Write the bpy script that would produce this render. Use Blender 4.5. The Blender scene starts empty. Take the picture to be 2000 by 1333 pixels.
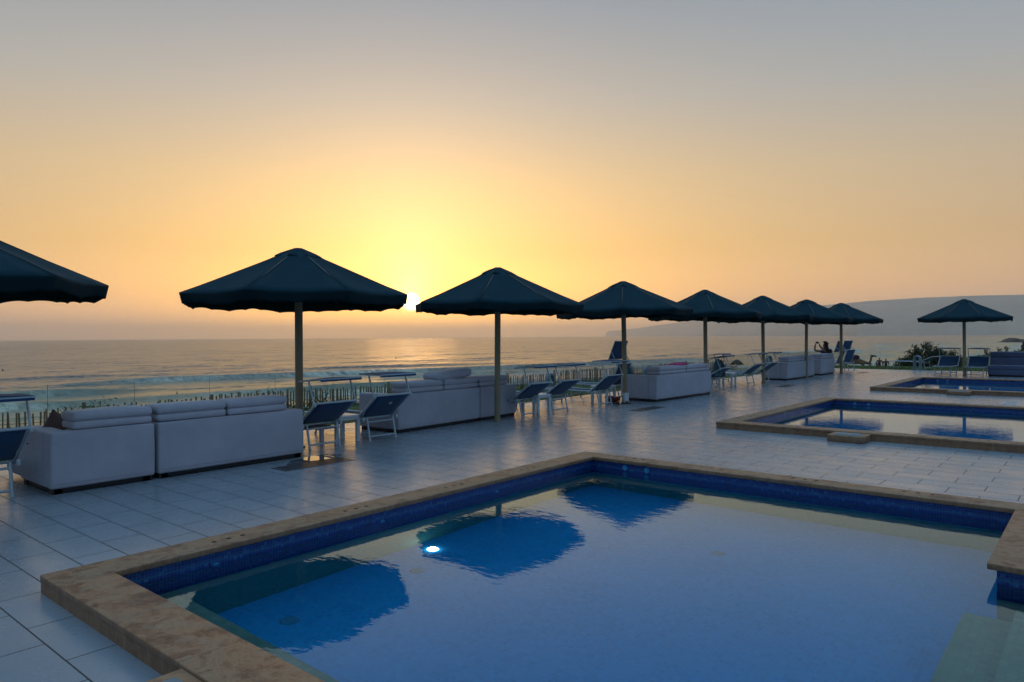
import bpy, bmesh, math, random
from mathutils import Vector, Matrix, noise
random.seed(7)
R = math.radians
scene = bpy.context.scene
col = scene.collection

# ------------------------------------------------------------------ camera
cam_d = bpy.data.cameras.new('camera')
cam = bpy.data.objects.new('camera', cam_d); col.objects.link(cam)
cam_d.sensor_width = 36.0; cam_d.lens = 1382.0/2000*36
cam_d.clip_start = 0.05; cam_d.clip_end = 40000
cam.matrix_world = (Matrix.Translation((0, 0, 1.65)) @ Matrix.Rotation(R(40.1), 4, 'Z')
                    @ Matrix.Rotation(R(90-0.35), 4, 'X') @ Matrix.Rotation(R(-0.37), 4, 'Z'))
scene.camera = cam
scene.view_settings.view_transform = 'Standard'
scene.view_settings.look = 'None'
scene.view_settings.exposure = 0.15
scene.view_settings.gamma = 1.0
scene.view_settings.use_curve_mapping = False
scene.cycles.use_denoising = True
scene.cycles.max_bounces = 10
scene.cycles.transmission_bounces = 8
scene.cycles.transparent_max_bounces = 12
scene.cycles.volume_bounces = 1

SUN = Vector((-0.7444, 0.6658, 0.0496)).normalized()

# ------------------------------------------------------------------ node helper
class NT:
    def __init__(s, tree): s.t = tree; s.n = tree.nodes; s.l = tree.links
    def node(s, kind, **kw):
        n = s.n.new(kind)
        for k, v in kw.items(): setattr(n, k, v)
        return n
    def put(s, sock, v):
        if isinstance(v, bpy.types.NodeSocket): s.l.new(v, sock)
        elif v is not None:
            try: sock.default_value = v
            except Exception: sock.default_value = (*v, 1.0)
    def m(s, op, a, b=None, c=None, clamp=False):
        n = s.node('ShaderNodeMath', operation=op); n.use_clamp = clamp
        s.put(n.inputs[0], a)
        if b is not None: s.put(n.inputs[1], b)
        if c is not None: s.put(n.inputs[2], c)
        return n.outputs[0]
    def vm(s, op, a, b=None):
        n = s.node('ShaderNodeVectorMath', operation=op)
        s.put(n.inputs[0], a)
        if b is not None:
            if op == 'SCALE': s.put(n.inputs['Scale'], b)
            else: s.put(n.inputs[1], b)
        return n.outputs['Value'] if op in ('DOT_PRODUCT', 'LENGTH') else n.outputs[0]
    def ramp(s, f, stops, interp='LINEAR'):
        n = s.node('ShaderNodeValToRGB'); cr = n.color_ramp; cr.interpolation = interp
        while len(cr.elements) < len(stops): cr.elements.new(0.5)
        for e, (p, c) in zip(cr.elements, stops):
            e.position = p; e.color = (*c, 1) if len(c) == 3 else c
        s.put(n.inputs[0], f); return n.outputs[0]
    def mix(s, f, a, b, mode='MIX'):
        n = s.node('ShaderNodeMix', data_type='RGBA', blend_type=mode)
        s.put(n.inputs[0], f); s.put(n.inputs[6], a if isinstance(a, bpy.types.NodeSocket) else (*a[:3], 1))
        s.put(n.inputs[7], b if isinstance(b, bpy.types.NodeSocket) else (*b[:3], 1)); return n.outputs[2]
    def noise(s, vec, scale, detail=3, rough=0.5, dist=0.0):
        n = s.node('ShaderNodeTexNoise'); s.put(n.inputs['Vector'], vec)
        n.inputs['Scale'].default_value = scale; n.inputs['Detail'].default_value = detail
        n.inputs['Roughness'].default_value = rough; n.inputs['Distortion'].default_value = dist
        return n.outputs['Fac']
    def mapr(s, v, a, b, c, d):
        n = s.node('ShaderNodeMapRange'); s.put(n.inputs[0], v)
        for i, x in enumerate((a, b, c, d)): n.inputs[i+1].default_value = x
        return n.outputs[0]
    def mapping(s, vec, scale=(1, 1, 1), loc=(0, 0, 0), rot=(0, 0, 0)):
        n = s.node('ShaderNodeMapping'); s.put(n.inputs[0], vec)
        n.inputs['Location'].default_value = loc; n.inputs['Rotation'].default_value = rot
        n.inputs['Scale'].default_value = scale; return n.outputs[0]
    def bump(s, h, strength=0.3, dist=0.01, normal=None):
        n = s.node('ShaderNodeBump'); n.inputs['Strength'].default_value = strength
        n.inputs['Distance'].default_value = dist; s.put(n.inputs['Height'], h)
        if normal is not None: s.put(n.inputs['Normal'], normal)
        return n.outputs[0]

# ------------------------------------------------------------------ world: dusk sky
w = bpy.data.worlds.new('World'); scene.world = w; w.use_nodes = True
T = NT(w.node_tree)
for n in list(T.n): T.n.remove(n)
out = T.node('ShaderNodeOutputWorld')
sky = T.node('ShaderNodeTexSky', sky_type='NISHITA')
sky.sun_disc = False; sky.sun_elevation = R(2.84); sky.sun_rotation = math.atan2(SUN.x, SUN.y)
sky.dust_density = 3.0; sky.air_density = 1.0; sky.ozone_density = 2.0
bg1 = T.node('ShaderNodeBackground'); bg1.inputs[1].default_value = SKY_K = 0.05
T.l.new(sky.outputs[0], bg1.inputs[0])
d = T.vm('NORMALIZE', T.node('ShaderNodeTexCoord').outputs['Generated'])
sep = T.node('ShaderNodeSeparateXYZ'); T.l.new(d, sep.inputs[0])
elev = T.m('MULTIPLY', T.m('ARCSINE', sep.outputs[2]), 57.2958)
elp = T.m('MAXIMUM', elev, 0.0)
azs = math.atan2(SUN.y, SUN.x)
# azimuth difference in degrees (rotate the direction so that the sun lies on +X)
rx = T.m('ADD', T.m('MULTIPLY', sep.outputs[0], math.cos(azs)), T.m('MULTIPLY', sep.outputs[1], math.sin(azs)))
ry = T.m('SUBTRACT', T.m('MULTIPLY', sep.outputs[1], math.cos(azs)), T.m('MULTIPLY', sep.outputs[0], math.sin(azs)))
daz = T.m('MULTIPLY', T.m('ARCTAN2', ry, rx), 57.2958)
dazc = T.m('MULTIPLY', daz, T.m('COSINE', T.m('MULTIPLY', elp, 0.01745)))
ef = T.m('DIVIDE', elp, 90.0)
west = T.ramp(T.m('POWER', ef, 0.5), [(0.0, (1.15, .70, .46)), (0.12, (1.05, .62, .37)), (0.20, (.88, .50, .235)), (0.28, (.67, .40, .145)),
              (0.37, (.54, .385, .20)), (0.45, (.355, .335, .295)), (0.54, (.205, .25, .30)), (0.60, (.19, .32, .44)), (0.68, (.22, .40, .55)), (1.0, (.23, .45, .68))])
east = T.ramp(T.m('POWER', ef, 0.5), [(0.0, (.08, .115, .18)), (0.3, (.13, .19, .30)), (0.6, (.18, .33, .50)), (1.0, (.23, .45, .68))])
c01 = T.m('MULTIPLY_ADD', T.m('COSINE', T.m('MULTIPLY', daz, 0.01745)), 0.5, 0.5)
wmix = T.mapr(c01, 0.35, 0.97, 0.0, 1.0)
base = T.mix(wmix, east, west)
es = T.m('SUBTRACT', elev, 2.84)
es_up = T.m('MULTIPLY', T.m('MAXIMUM', es, 0.0), 0.80)
es_dn = T.m('MULTIPLY', T.m('MINIMUM', es, 0.0), 1.5)
esy = T.m('ADD', es_up, es_dn)
def glow(sa, sb, powr, k, colr):
    a = T.m('POWER', T.m('DIVIDE', T.m('ABSOLUTE', dazc), sa), 2.0)
    b = T.m('POWER', T.m('DIVIDE', T.m('ABSOLUTE', esy), sb), 2.0)
    r = T.m('POWER', T.m('ADD', a, b), powr*0.5)
    g = T.m('MULTIPLY', T.m('EXPONENT', T.m('MULTIPLY', r, -1.0)), k)
    return T.vm('SCALE', colr, g)
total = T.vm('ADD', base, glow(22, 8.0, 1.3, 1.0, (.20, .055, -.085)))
total = T.vm('ADD', total, glow(3.4, 4.8, 1.2, 1.0, (.22, .17, .16)))
total = T.vm('ADD', total, glow(1.1, 1.1, 1.1, 1.0, (3.0, 2.1, 1.0)))
# below the sun the low band turns to deep orange
near = T.m('EXPONENT', T.m('MULTIPLY', T.m('POWER', T.m('DIVIDE', T.m('ABSOLUTE', dazc), 15.0), 2.0), -1.0))
low = T.mapr(elev, 0.0, 6.5, 1.0, 0.0)
total = T.mix(T.m('MULTIPLY', T.m('MULTIPLY', near, low), .85), total, (3.0, 1.35, .06))
# the visible disc
ang = T.m('MULTIPLY', T.m('ARCCOSINE', T.vm('DOT_PRODUCT', d, tuple(SUN))), 57.2958)
disc = T.mapr(ang, 0.12, 0.80, 1.0, 0.0)
total = T.vm('ADD', total, T.vm('SCALE', (14.0, 11.0, 6.5), disc))
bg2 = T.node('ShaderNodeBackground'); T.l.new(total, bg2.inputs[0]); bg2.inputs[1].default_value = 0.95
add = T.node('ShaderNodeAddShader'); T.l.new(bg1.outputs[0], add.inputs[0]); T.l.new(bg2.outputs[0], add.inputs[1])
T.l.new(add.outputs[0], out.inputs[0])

sun_d = bpy.data.lights.new('sun', 'SUN'); sun_d.energy = 0.09; sun_d.angle = R(7); sun_d.color = (1.0, .50, .16)
sun = bpy.data.objects.new('sun', sun_d); col.objects.link(sun)
sun.rotation_euler = SUN.to_track_quat('Z', 'Y').to_euler()

# ------------------------------------------------------------------ mesh helpers
class MB:
    def __init__(s): s.v = []; s.f = []; s.sm = []
    def add(s, vs, fs, smooth=False):
        o = len(s.v); s.v += [tuple(v) for v in vs]
        s.f += [tuple(i+o for i in f) for f in fs]; s.sm += [smooth]*len(fs)
    def box(s, x0, x1, y0, y1, z0, z1):
        vs = [(x, y, z) for z in (z0, z1) for y in (y0, y1) for x in (x0, x1)]
        s.add(vs, [(0, 2, 3, 1), (4, 5, 7, 6), (0, 1, 5, 4), (2, 6, 7, 3), (0, 4, 6, 2), (1, 3, 7, 5)])
    def rbox(s, x0, x1, y0, y1, z0, z1, r, seg=3, puff=0.0, jig=0.0, grid=0):
        bm = bmesh.new()
        bmesh.ops.create_cube(bm, size=1)
        for v in bm.verts:
            v.co = Vector(((x0+x1)/2+v.co.x*(x1-x0), (y0+y1)/2+v.co.y*(y1-y0), (z0+z1)/2+v.co.z*(z1-z0)))
        bmesh.ops.bevel(bm, geom=bm.edges[:], offset=r, segments=seg, profile=0.5, affect='EDGES')
        if puff or jig:
            bmesh.ops.subdivide_edges(bm, edges=[e for e in bm.edges if e.calc_length() > 0.12], cuts=5, use_grid_fill=True)
            cx, cy, cz = (x0+x1)/2, (y0+y1)/2, (z0+z1)/2
            for v in bm.verts:
                u = (v.co.x-cx)/(x1-x0)*2; q = (v.co.y-cy)/(y1-y0)*2; t = (v.co.z-cz)/(z1-z0)*2
                v.co.z += puff*(1-u*u)*(1-q**4)*t
                if jig:
                    n = noise.noise_vector(v.co*3.1+Vector((x0*7, y0*5, 3)))
                    v.co += n*jig
        bm.verts.ensure_lookup_table()
        idx = {v: i for i, v in enumerate(bm.verts)}
        s.add([v.co[:] for v in bm.verts], [tuple(idx[v] for v in f.verts) for f in bm.faces], True)
        bm.free()
    def tube(s, pts, r, n=8, caps=True, squash=None):
        pts = [Vector(p) for p in pts]; rs = r if isinstance(r, (list, tuple)) else [r]*len(pts)
        rings = []
        for i, p in enumerate(pts):
            if i == 0: t = pts[1]-p
            elif i == len(pts)-1: t = p-pts[i-1]
            else: t = (pts[i+1]-p).normalized()+(p-pts[i-1]).normalized()
            t.normalize()
            up = Vector((0, 0, 1)) if abs(t.z) < 0.95 else Vector((1, 0, 0))
            a = t.cross(up).normalized(); b = a.cross(t)
            rings.append([p+(a*math.cos(2*math.pi*k/n)+b*math.sin(2*math.pi*k/n))*rs[i] for k in range(n)])
        o = [v for rg in rings for v in rg]; fs = []
        for i in range(len(pts)-1):
            for k in range(n):
                fs.append((i*n+k, i*n+(k+1) % n, (i+1)*n+(k+1) % n, (i+1)*n+k))
        s.add(o, fs, True)
        if caps:
            s.add(rings[0], [tuple(reversed(range(n)))]); s.add(rings[-1], [tuple(range(n))])
    def bar(s, p, q, wy, wz):
        """square bar from p to q; wy horizontal width, wz thickness"""
        p = Vector(p); q = Vector(q); t = (q-p).normalized()
        up = Vector((0, 0, 1)) if abs(t.z) < 0.95 else Vector((1, 0, 0))
        a = t.cross(up).normalized()*wy/2; b = a.normalized().cross(t)*wz/2
        vs = [p-a-b, p+a-b, p+a+b, p-a+b, q-a-b, q+a-b, q+a+b, q-a+b]
        s.add(vs, [(0, 3, 2, 1), (4, 5, 6, 7), (0, 1, 5, 4), (1, 2, 6, 5), (2, 3, 7, 6), (3, 0, 4, 7)])
    def disc(s, c, r, n=14, z=None, flip=False):
        vs = [(c[0]+r*math.cos(2*math.pi*k/n), c[1]+r*math.sin(2*math.pi*k/n), c[2]) for k in range(n)]
        s.add(vs, [tuple(range(n))])
    def cyl(s, c, r, z0, z1, n=16, r2=None):
        s.tube([(c[0], c[1], z0), (c[0], c[1], z1)], [r, r if r2 is None else r2], n)
    def grid(s, fn, nu, nv, smooth=True):
        vs = [fn(i/nu, j/nv) for j in range(nv+1) for i in range(nu+1)]
        fs = [(j*(nu+1)+i, j*(nu+1)+i+1, (j+1)*(nu+1)+i+1, (j+1)*(nu+1)+i) for j in range(nv) for i in range(nu)]
        s.add(vs, fs, smooth)
    def build(s, name, mat, parent=None, loc=None, solid=None, origin=False):
        me = bpy.data.meshes.new(name)
        v = s.v
        if origin and v:
            xs = [p[0] for p in v]; ys = [p[1] for p in v]; zs = [p[2] for p in v]
            o = ((min(xs)+max(xs))/2, (min(ys)+max(ys))/2, min(zs))
            v = [(p[0]-o[0], p[1]-o[1], p[2]-o[2]) for p in v]
        me.from_pydata(v, [], s.f); me.update()
        me.polygons.foreach_set('use_smooth', s.sm)
        ob = bpy.data.objects.new(name, me); col.objects.link(ob)
        me.materials.append(mat)
        if origin and s.v: ob.location = o
        if parent is not None: ob.parent = parent
        if loc is not None: ob.location = loc
        if solid:
            m = ob.modifiers.new('thickness', 'SOLIDIFY'); m.thickness = solid; m.offset = 0
        return ob

def tag(o, label=None, cat=None, group=None, kind=None):
    if label: o['label'] = label
    if cat: o['category'] = cat
    if group: o['group'] = group
    if kind: o['kind'] = kind
    return o
def empty(name, loc=(0, 0, 0), rz=0.0):
    e = bpy.data.objects.new(name, None); col.objects.link(e)
    e.location = loc; e.rotation_euler = (0, 0, rz); e.empty_display_size = 0.2
    return e
def copy_tree(o, parent=None):
    kids = list(o.children)
    c = o.copy(); col.objects.link(c)
    c.parent = parent
    for k in kids: copy_tree(k, c)
    return c

# ------------------------------------------------------------------ materials
def newmat(name):
    m = bpy.data.materials.new(name); m.use_nodes = True
    t = NT(m.node_tree); p = t.n['Principled BSDF']; return m, t, p
def plain(name, colr, rough=0.5, var=0.12, scale=8, bump=0.15, metal=0.0, spec=0.5, bdist=0.004):
    m, t, p = newmat(name)
    oc = t.node('ShaderNodeTexCoord').outputs['Object']
    n = t.noise(oc, scale, 4)
    cr = t.ramp(n, [(0.25, tuple(c*(1-var) for c in colr)), (0.75, tuple(min(1, c*(1+var)) for c in colr))])
    t.put(p.inputs['Base Color'], cr)
    t.put(p.inputs['Roughness'], t.mapr(n, 0.2, 0.8, rough*0.85, min(1, rough*1.15)))
    p.inputs['Metallic'].default_value = metal; p.inputs['Specular IOR Level'].default_value = spec
    if bump: t.put(p.inputs['Normal'], t.bump(t.noise(oc, scale*6, 4), bump, bdist))
    return m
def fabric(name, colr, weave=300, var=0.1, fold=0.25, trans=0.0, transcol=None, rough=0.9, sheen=0.15):
    m, t, p = newmat(name)
    oc = t.node('ShaderNodeTexCoord').outputs['Object']
    n = t.noise(oc, 2.3, 4)
    t.put(p.inputs['Base Color'], t.ramp(n, [(0.3, tuple(c*(1-var) for c in colr)), (0.7, tuple(min(1, c*(1+var)) for c in colr))]))
    p.inputs['Roughness'].default_value = rough; p.inputs['Specular IOR Level'].default_value = 0.2
    p.inputs['Sheen Weight'].default_value = sheen
    b1 = t.bump(t.noise(oc, 5.0, 3, 0.5, 0.4), fold, 0.03)
    b2 = t.bump(t.noise(oc, weave, 2), 0.25, 0.001, b1)
    t.put(p.inputs['Normal'], b2)
    if trans:
        tr = t.node('ShaderNodeBsdfTranslucent'); t.put(tr.inputs[0], (*transcol, 1))
        ms = t.node('ShaderNodeMixShader'); ms.inputs[0].default_value = trans
        t.l.new(p.outputs[0], ms.inputs[1]); t.l.new(tr.outputs[0], ms.inputs[2])
        t.l.new(ms.outputs[0], t.n['Material Output'].inputs[0])
    return m

M = {}
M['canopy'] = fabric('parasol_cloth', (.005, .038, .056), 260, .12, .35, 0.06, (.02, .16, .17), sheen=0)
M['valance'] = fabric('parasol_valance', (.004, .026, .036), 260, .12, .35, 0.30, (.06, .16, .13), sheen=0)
M['pole'] = plain('painted_pole', (.25, .20, .115), .55, .10, 3, .1)
M['rib'] = plain('dark_rib', (.03, .03, .03), .5)
M['sofa'] = fabric('sofa_cloth', (.39, .37, .42), 320, .07, .5)
M['sofa_cush'] = fabric('cushion_cloth', (.41, .385, .43), 320, .08, .7)
M['sofa_dark'] = fabric('dark_sofa_cloth', (.10, .12, .20), 320, .06, .3)
M['plinth'] = plain('black_plinth', (.012, .012, .014), .6)
M['alu'] = plain('painted_aluminium', (.40, .46, .50), .38, .08, 10, .05, metal=0.25)
M['sling'] = fabric('navy_sling', (.016, .07, .16), 420, .12, .2, 0.08, (.02, .08, .16))
M['shade_cloth'] = fabric('shade_sling', (.02, .07, .17), 420, .1, .2, 0.10, (.03, .1, .2))
M['joint'] = plain('pale_joint', (.45, .50, .52), .4)
M['white_plastic'] = plain('white_plastic', (.62, .64, .66), .38, .06, 5, .05)
M['wood_fence'] = plain('weathered_picket', (.24, .165, .085), .85, .35, 20, .5)
M['pink'] = fabric('pink_towel', (.45, .03, .14), 200, .15, .9)
M['brown'] = fabric('brown_cushion', (.13, .065, .055), 260, .15, .4)
M['teal_towel'] = fabric('teal_towel', (.05, .12, .14), 200, .15, .9)
M['navy_towel'] = fabric('dark_towel', (.015, .02, .03), 200, .15, .9)
M['red'] = plain('dark_red', (.16, .02, .015), .6)
M['arch'] = plain('grey_cast_arch', (.16, .22, .25), .6, .12, 12, .3)
M['post'] = plain('thin_steel_post', (.16, .14, .11), .45, .1, 10, .05, metal=.3)
M['thatch'] = plain('dry_thatch', (.03, .02, .012), .95, .4, 25, .9, bdist=.03)
M['rock'] = plain('dark_rock', (.05, .042, .035), .95, .4, 1.5, .9, bdist=.15)
M['skin'] = plain('skin', (.24, .12, .08), .55, .08, 12, .1)
M['hair'] = plain('dark_hair', (.010, .008, .007), .6, .3, 60, .6)
M['shirt'] = fabric('plum_top', (.05, .035, .075), 300, .1, .5)
M['phone'] = plain('black_phone', (.01, .01, .012), .3)
M['camel'] = plain('camel_coat', (.17, .095, .05), .95, .25, 6, .6, bdist=.02)
M['saddle'] = fabric('dark_saddle_cloth', (.05, .02, .025), 200, .3, .8)
M['wet'] = plain('wetsuit', (.02, .018, .02), .5)
M['cloth_a'] = fabric('dark_red_top', (.07, .025, .025), 200)
M['cloth_b'] = fabric('dark_blue_top', (.02, .03, .06), 200)
M['cloth_c'] = fabric('dark_green_top', (.02, .05, .05), 200)
M['hole'] = plain('black_hole', (.004, .004, .004), .7)
M['grate'] = plain('grey_grate', (.14, .14, .14), .3, .2, 20, .2, metal=.6)
M['grate_white'] = plain('pale_grate', (.55, .57, .58), .4)

# deck tiles 0.62 x 0.31 m, running bond
def deck_mat():
    m, t, p = newmat('deck_tiles')
    oc = t.node('ShaderNodeTexCoord').outputs['Object']
    mp = t.mapping(oc, loc=(4.56+.62*100, -1.15+.31*101, 0))
    b = t.node('ShaderNodeTexBrick'); t.put(b.inputs['Vector'], mp)
    b.offset = .5; b.offset_frequency = 2; b.squash = 1
    b.inputs['Scale'].default_value = 1; b.inputs['Brick Width'].default_value = .6215; b.inputs['Row Height'].default_value = .3145
    b.inputs['Mortar Size'].default_value = .0046; b.inputs['Mortar Smooth'].default_value = .1; b.inputs['Bias'].default_value = 0
    b.inputs['Color1'].default_value = (0, 0, 0, 1); b.inputs['Color2'].default_value = (1, 1, 1, 1); b.inputs['Mortar'].default_value = (.5, .5, .5, 1)
    grain = t.noise(t.mapping(oc, (1.2, 22, 1)), 2.0, 5, .6, .15)
    cloud = t.noise(oc, .9, 5, .6)
    spec = t.noise(oc, 38, 3, .7)
    stain = t.noise(t.mapping(oc, (1, 1, 1), (31, 7, 0)), .23, 4, .6)
    c = t.mix(b.outputs['Color'], (.235, .265, .31), (.29, .32, .365))
    c = t.mix(t.mapr(grain, .3, .7, 0, .5), c, (.275, .30, .335))
    c = t.mix(t.mapr(cloud, .35, .7, 0, .5), c, (.32, .35, .39))
    c = t.mix(t.mapr(stain, .5, .75, 0, .35), c, (.18, .20, .235))
    c = t.mix(t.mapr(spec, .62, .78, 0, .25), c, (.2, .2, .21))
    c = t.mix(b.outputs['Fac'], c, (.022, .021, .02))
    t.put(p.inputs['Base Color'], c)
    rr = t.mapr(t.noise(oc, 2.5, 5, .65), .3, .7, .20, .34)
    t.put(p.inputs['Roughness'], t.m('ADD', rr, t.m('MULTIPLY', b.outputs['Fac'], .35)))
    p.inputs['Specular IOR Level'].default_value = .65
    # every tile lies at its own very slight tilt
    vt = t.noise(t.mapping(oc, (1/.6215, 1/.3145, 1)), 1.0, 1)
    h = t.m('ADD', t.m('MULTIPLY', b.outputs['Fac'], -1.0), t.m('MULTIPLY', grain, .10))
    h = t.m('ADD', h, t.m('MULTIPLY', vt, .25))
    t.put(p.inputs['Normal'], t.bump(h, .55, .003))
    return m
M['deck'] = deck_mat()

def stone_mat():
    m, t, p = newmat('coping_stone')
    oc = t.node('ShaderNodeTexCoord').outputs['Object']
    n1 = t.noise(oc, 4.5, 8, .72, .35); n2 = t.noise(t.mapping(oc, (1, 1, 1), (9, 4, 2)), 7.5, 6, .7, .4); n3 = t.noise(oc, 55, 3, .7)
    c = t.ramp(n1, [(.36, (.13, .052, .024)), (.46, (.31, .128, .058)), (.53, (.40, .205, .105)), (.63, (.22, .082, .035))])
    c = t.mix(t.mapr(n2, .48, .72, 0, .7), c, (.44, .285, .18))
    c = t.mix(t.mapr(n2, .28, .42, .55, 0), c, (.24, .09, .035))
    c = t.mix(t.mapr(n3, .64, .74, 0, .7), c, (.08, .06, .045))
    # vertical faces: darker brown, in upright streaks
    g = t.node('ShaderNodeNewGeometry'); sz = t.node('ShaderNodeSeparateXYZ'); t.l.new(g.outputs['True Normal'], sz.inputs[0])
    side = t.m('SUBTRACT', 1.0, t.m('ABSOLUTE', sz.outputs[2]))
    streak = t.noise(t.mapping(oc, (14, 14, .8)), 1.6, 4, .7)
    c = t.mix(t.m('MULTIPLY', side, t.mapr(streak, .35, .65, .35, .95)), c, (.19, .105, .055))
    # slab joints every 0.9 m
    b = t.node('ShaderNodeTexBrick'); t.put(b.inputs['Vector'], t.mapping(oc, loc=(59.25, 59.25, 0)))
    b.offset = 0; b.inputs['Scale'].default_value = 1; b.inputs['Brick Width'].default_value = 1.2; b.inputs['Row Height'].default_value = 1.2
    b.inputs['Mortar Size'].default_value = .0022
    c = t.mix(t.m('MULTIPLY', b.outputs['Fac'], .8), c, (.05, .04, .03))
    t.put(p.inputs['Base Color'], c)
    t.put(p.inputs['Roughness'], t.mapr(n2, .3, .7, .42, .75))
    h = t.m('SUBTRACT', t.m('ADD', n2, t.m('MULTIPLY', n3, .3)), b.outputs['Fac'])
    t.put(p.inputs['Normal'], t.bump(h, .8, .008))
    return m
M['stone'] = stone_mat()

def mosaic_mat(name, ca, cb, cc, grout, size=.024, band=False):
    m, t, p = newmat(name)
    g = t.node('ShaderNodeNewGeometry'); pos = g.outputs['Position']
    sx = t.node('ShaderNodeSeparateXYZ'); t.l.new(pos, sx.inputs[0])
    nz = t.node('ShaderNodeSeparateXYZ'); t.l.new(g.outputs['True Normal'], nz.inputs[0])
    isf = t.m('GREATER_THAN', t.m('ABSOLUTE', nz.outputs[2]), .5)
    isx = t.m('GREATER_THAN', t.m('ABSOLUTE', nz.outputs[0]), .5)
    # u,v: floor -> x,y ; wall facing x -> y,z ; wall facing y -> x,z
    u = t.m('ADD', t.m('MULTIPLY', sx.outputs[1], isx), t.m('MULTIPLY', sx.outputs[0], t.m('SUBTRACT', 1.0, isx)))
    v = t.m('ADD', t.m('MULTIPLY', sx.outputs[1], isf), t.m('MULTIPLY', sx.outputs[2], t.m('SUBTRACT', 1.0, isf)))
    cv = t.node('ShaderNodeCombineXYZ'); t.l.new(t.m('DIVIDE', u, size), cv.inputs[0]); t.l.new(t.m('DIVIDE', v, size), cv.inputs[1])
    fl = t.vm('FLOOR', cv.outputs[0]); fr = t.vm('FRACTION', cv.outputs[0])
    wn = t.node('ShaderNodeTexWhiteNoise', noise_dimensions='3D'); t.l.new(fl, wn.inputs['Vector'])
    sf = t.node('ShaderNodeSeparateXYZ'); t.l.new(fr, sf.inputs[0])
    ex = t.m('ABSOLUTE', t.m('SUBTRACT', sf.outputs[0], .5)); ey = t.m('ABSOLUTE', t.m('SUBTRACT', sf.outputs[1], .5))
    gr = t.m('GREATER_THAN', t.m('MAXIMUM', ex, ey), .445)
    c = t.ramp(wn.outputs['Value'], [(0, ca), (.45, cb), (.8, cb), (1, cc)])
    big = t.noise(pos, 1.1, 4, .6)
    c = t.mix(t.mapr(big, .35, .7, 0, .35), c, tuple(x*1.25 for x in cb))
    c = t.mix(gr, c, grout)
    if band:   # scum line just above the water
        n = t.noise(pos, 6, 3)
        l = t.m('SUBTRACT', 1.0, t.m('ABSOLUTE', t.m('DIVIDE', t.m('SUBTRACT', sx.outputs[2], t.mapr(n, 0, 1, .0, .012)), .012)), clamp=True)
        c = t.mix(t.m('MULTIPLY', l, .5), c, (.02, .16, .2))
    t.put(p.inputs['Base Color'], c)
    p.inputs['Roughness'].default_value = .25 if band else .8
    p.inputs['Specular IOR Level'].default_value = .5 if band else .1
    return m
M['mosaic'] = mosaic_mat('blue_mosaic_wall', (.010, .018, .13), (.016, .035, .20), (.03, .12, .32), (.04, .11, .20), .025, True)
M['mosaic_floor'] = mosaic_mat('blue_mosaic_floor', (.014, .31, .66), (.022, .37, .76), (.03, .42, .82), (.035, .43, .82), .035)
M['pale_mosaic'] = mosaic_mat('pale_mosaic', (.13, .27, .22), (.17, .32, .26), (.22, .36, .29), (.16, .28, .24), .05)
M['teal_mosaic'] = mosaic_mat('teal_mosaic', (.06, .32, .29), (.08, .40, .36), (.12, .46, .42), (.1, .36, .33), .025)

def water_mat(name, scale, strength):
    m = bpy.data.materials.new(name); m.use_nodes = True; t = NT(m.node_tree)
    t.n.remove(t.n['Principled BSDF'])
    oc = t.node('ShaderNodeTexCoord').outputs['Object']
    h = t.m('ADD', t.noise(t.mapping(oc, (1, 2.2, 1), rot=(0, 0, .6)), scale, 3, .5, .3), t.m('MULTIPLY', t.noise(oc, scale*.22, 2), 2.0))
    nrm = t.bump(h, 1.0, strength)
    fr = t.node('ShaderNodeFresnel'); fr.inputs[0].default_value = 1.5; t.l.new(nrm, fr.inputs[1])
    gl = t.node('ShaderNodeBsdfGlossy'); gl.inputs['Roughness'].default_value = 0.0; gl.inputs['Color'].default_value = (.74, .94, 1, 1); t.l.new(nrm, gl.inputs['Normal'])
    rf = t.node('ShaderNodeBsdfRefraction'); rf.inputs['Roughness'].default_value = 0.0; rf.inputs['IOR'].default_value = 1.333
    rf.inputs['Color'].default_value = (.93, .98, 1, 1); t.l.new(nrm, rf.inputs['Normal'])
    ms = t.node('ShaderNodeMixShader'); t.l.new(fr.outputs[0], ms.inputs[0]); t.l.new(rf.outputs[0], ms.inputs[1]); t.l.new(gl.outputs[0], ms.inputs[2])
    t.l.new(ms.outputs[0], t.n['Material Output'].inputs[0])
    return m
M['pool_water'] = water_mat('pool_water', 6.0, .0008)

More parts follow.
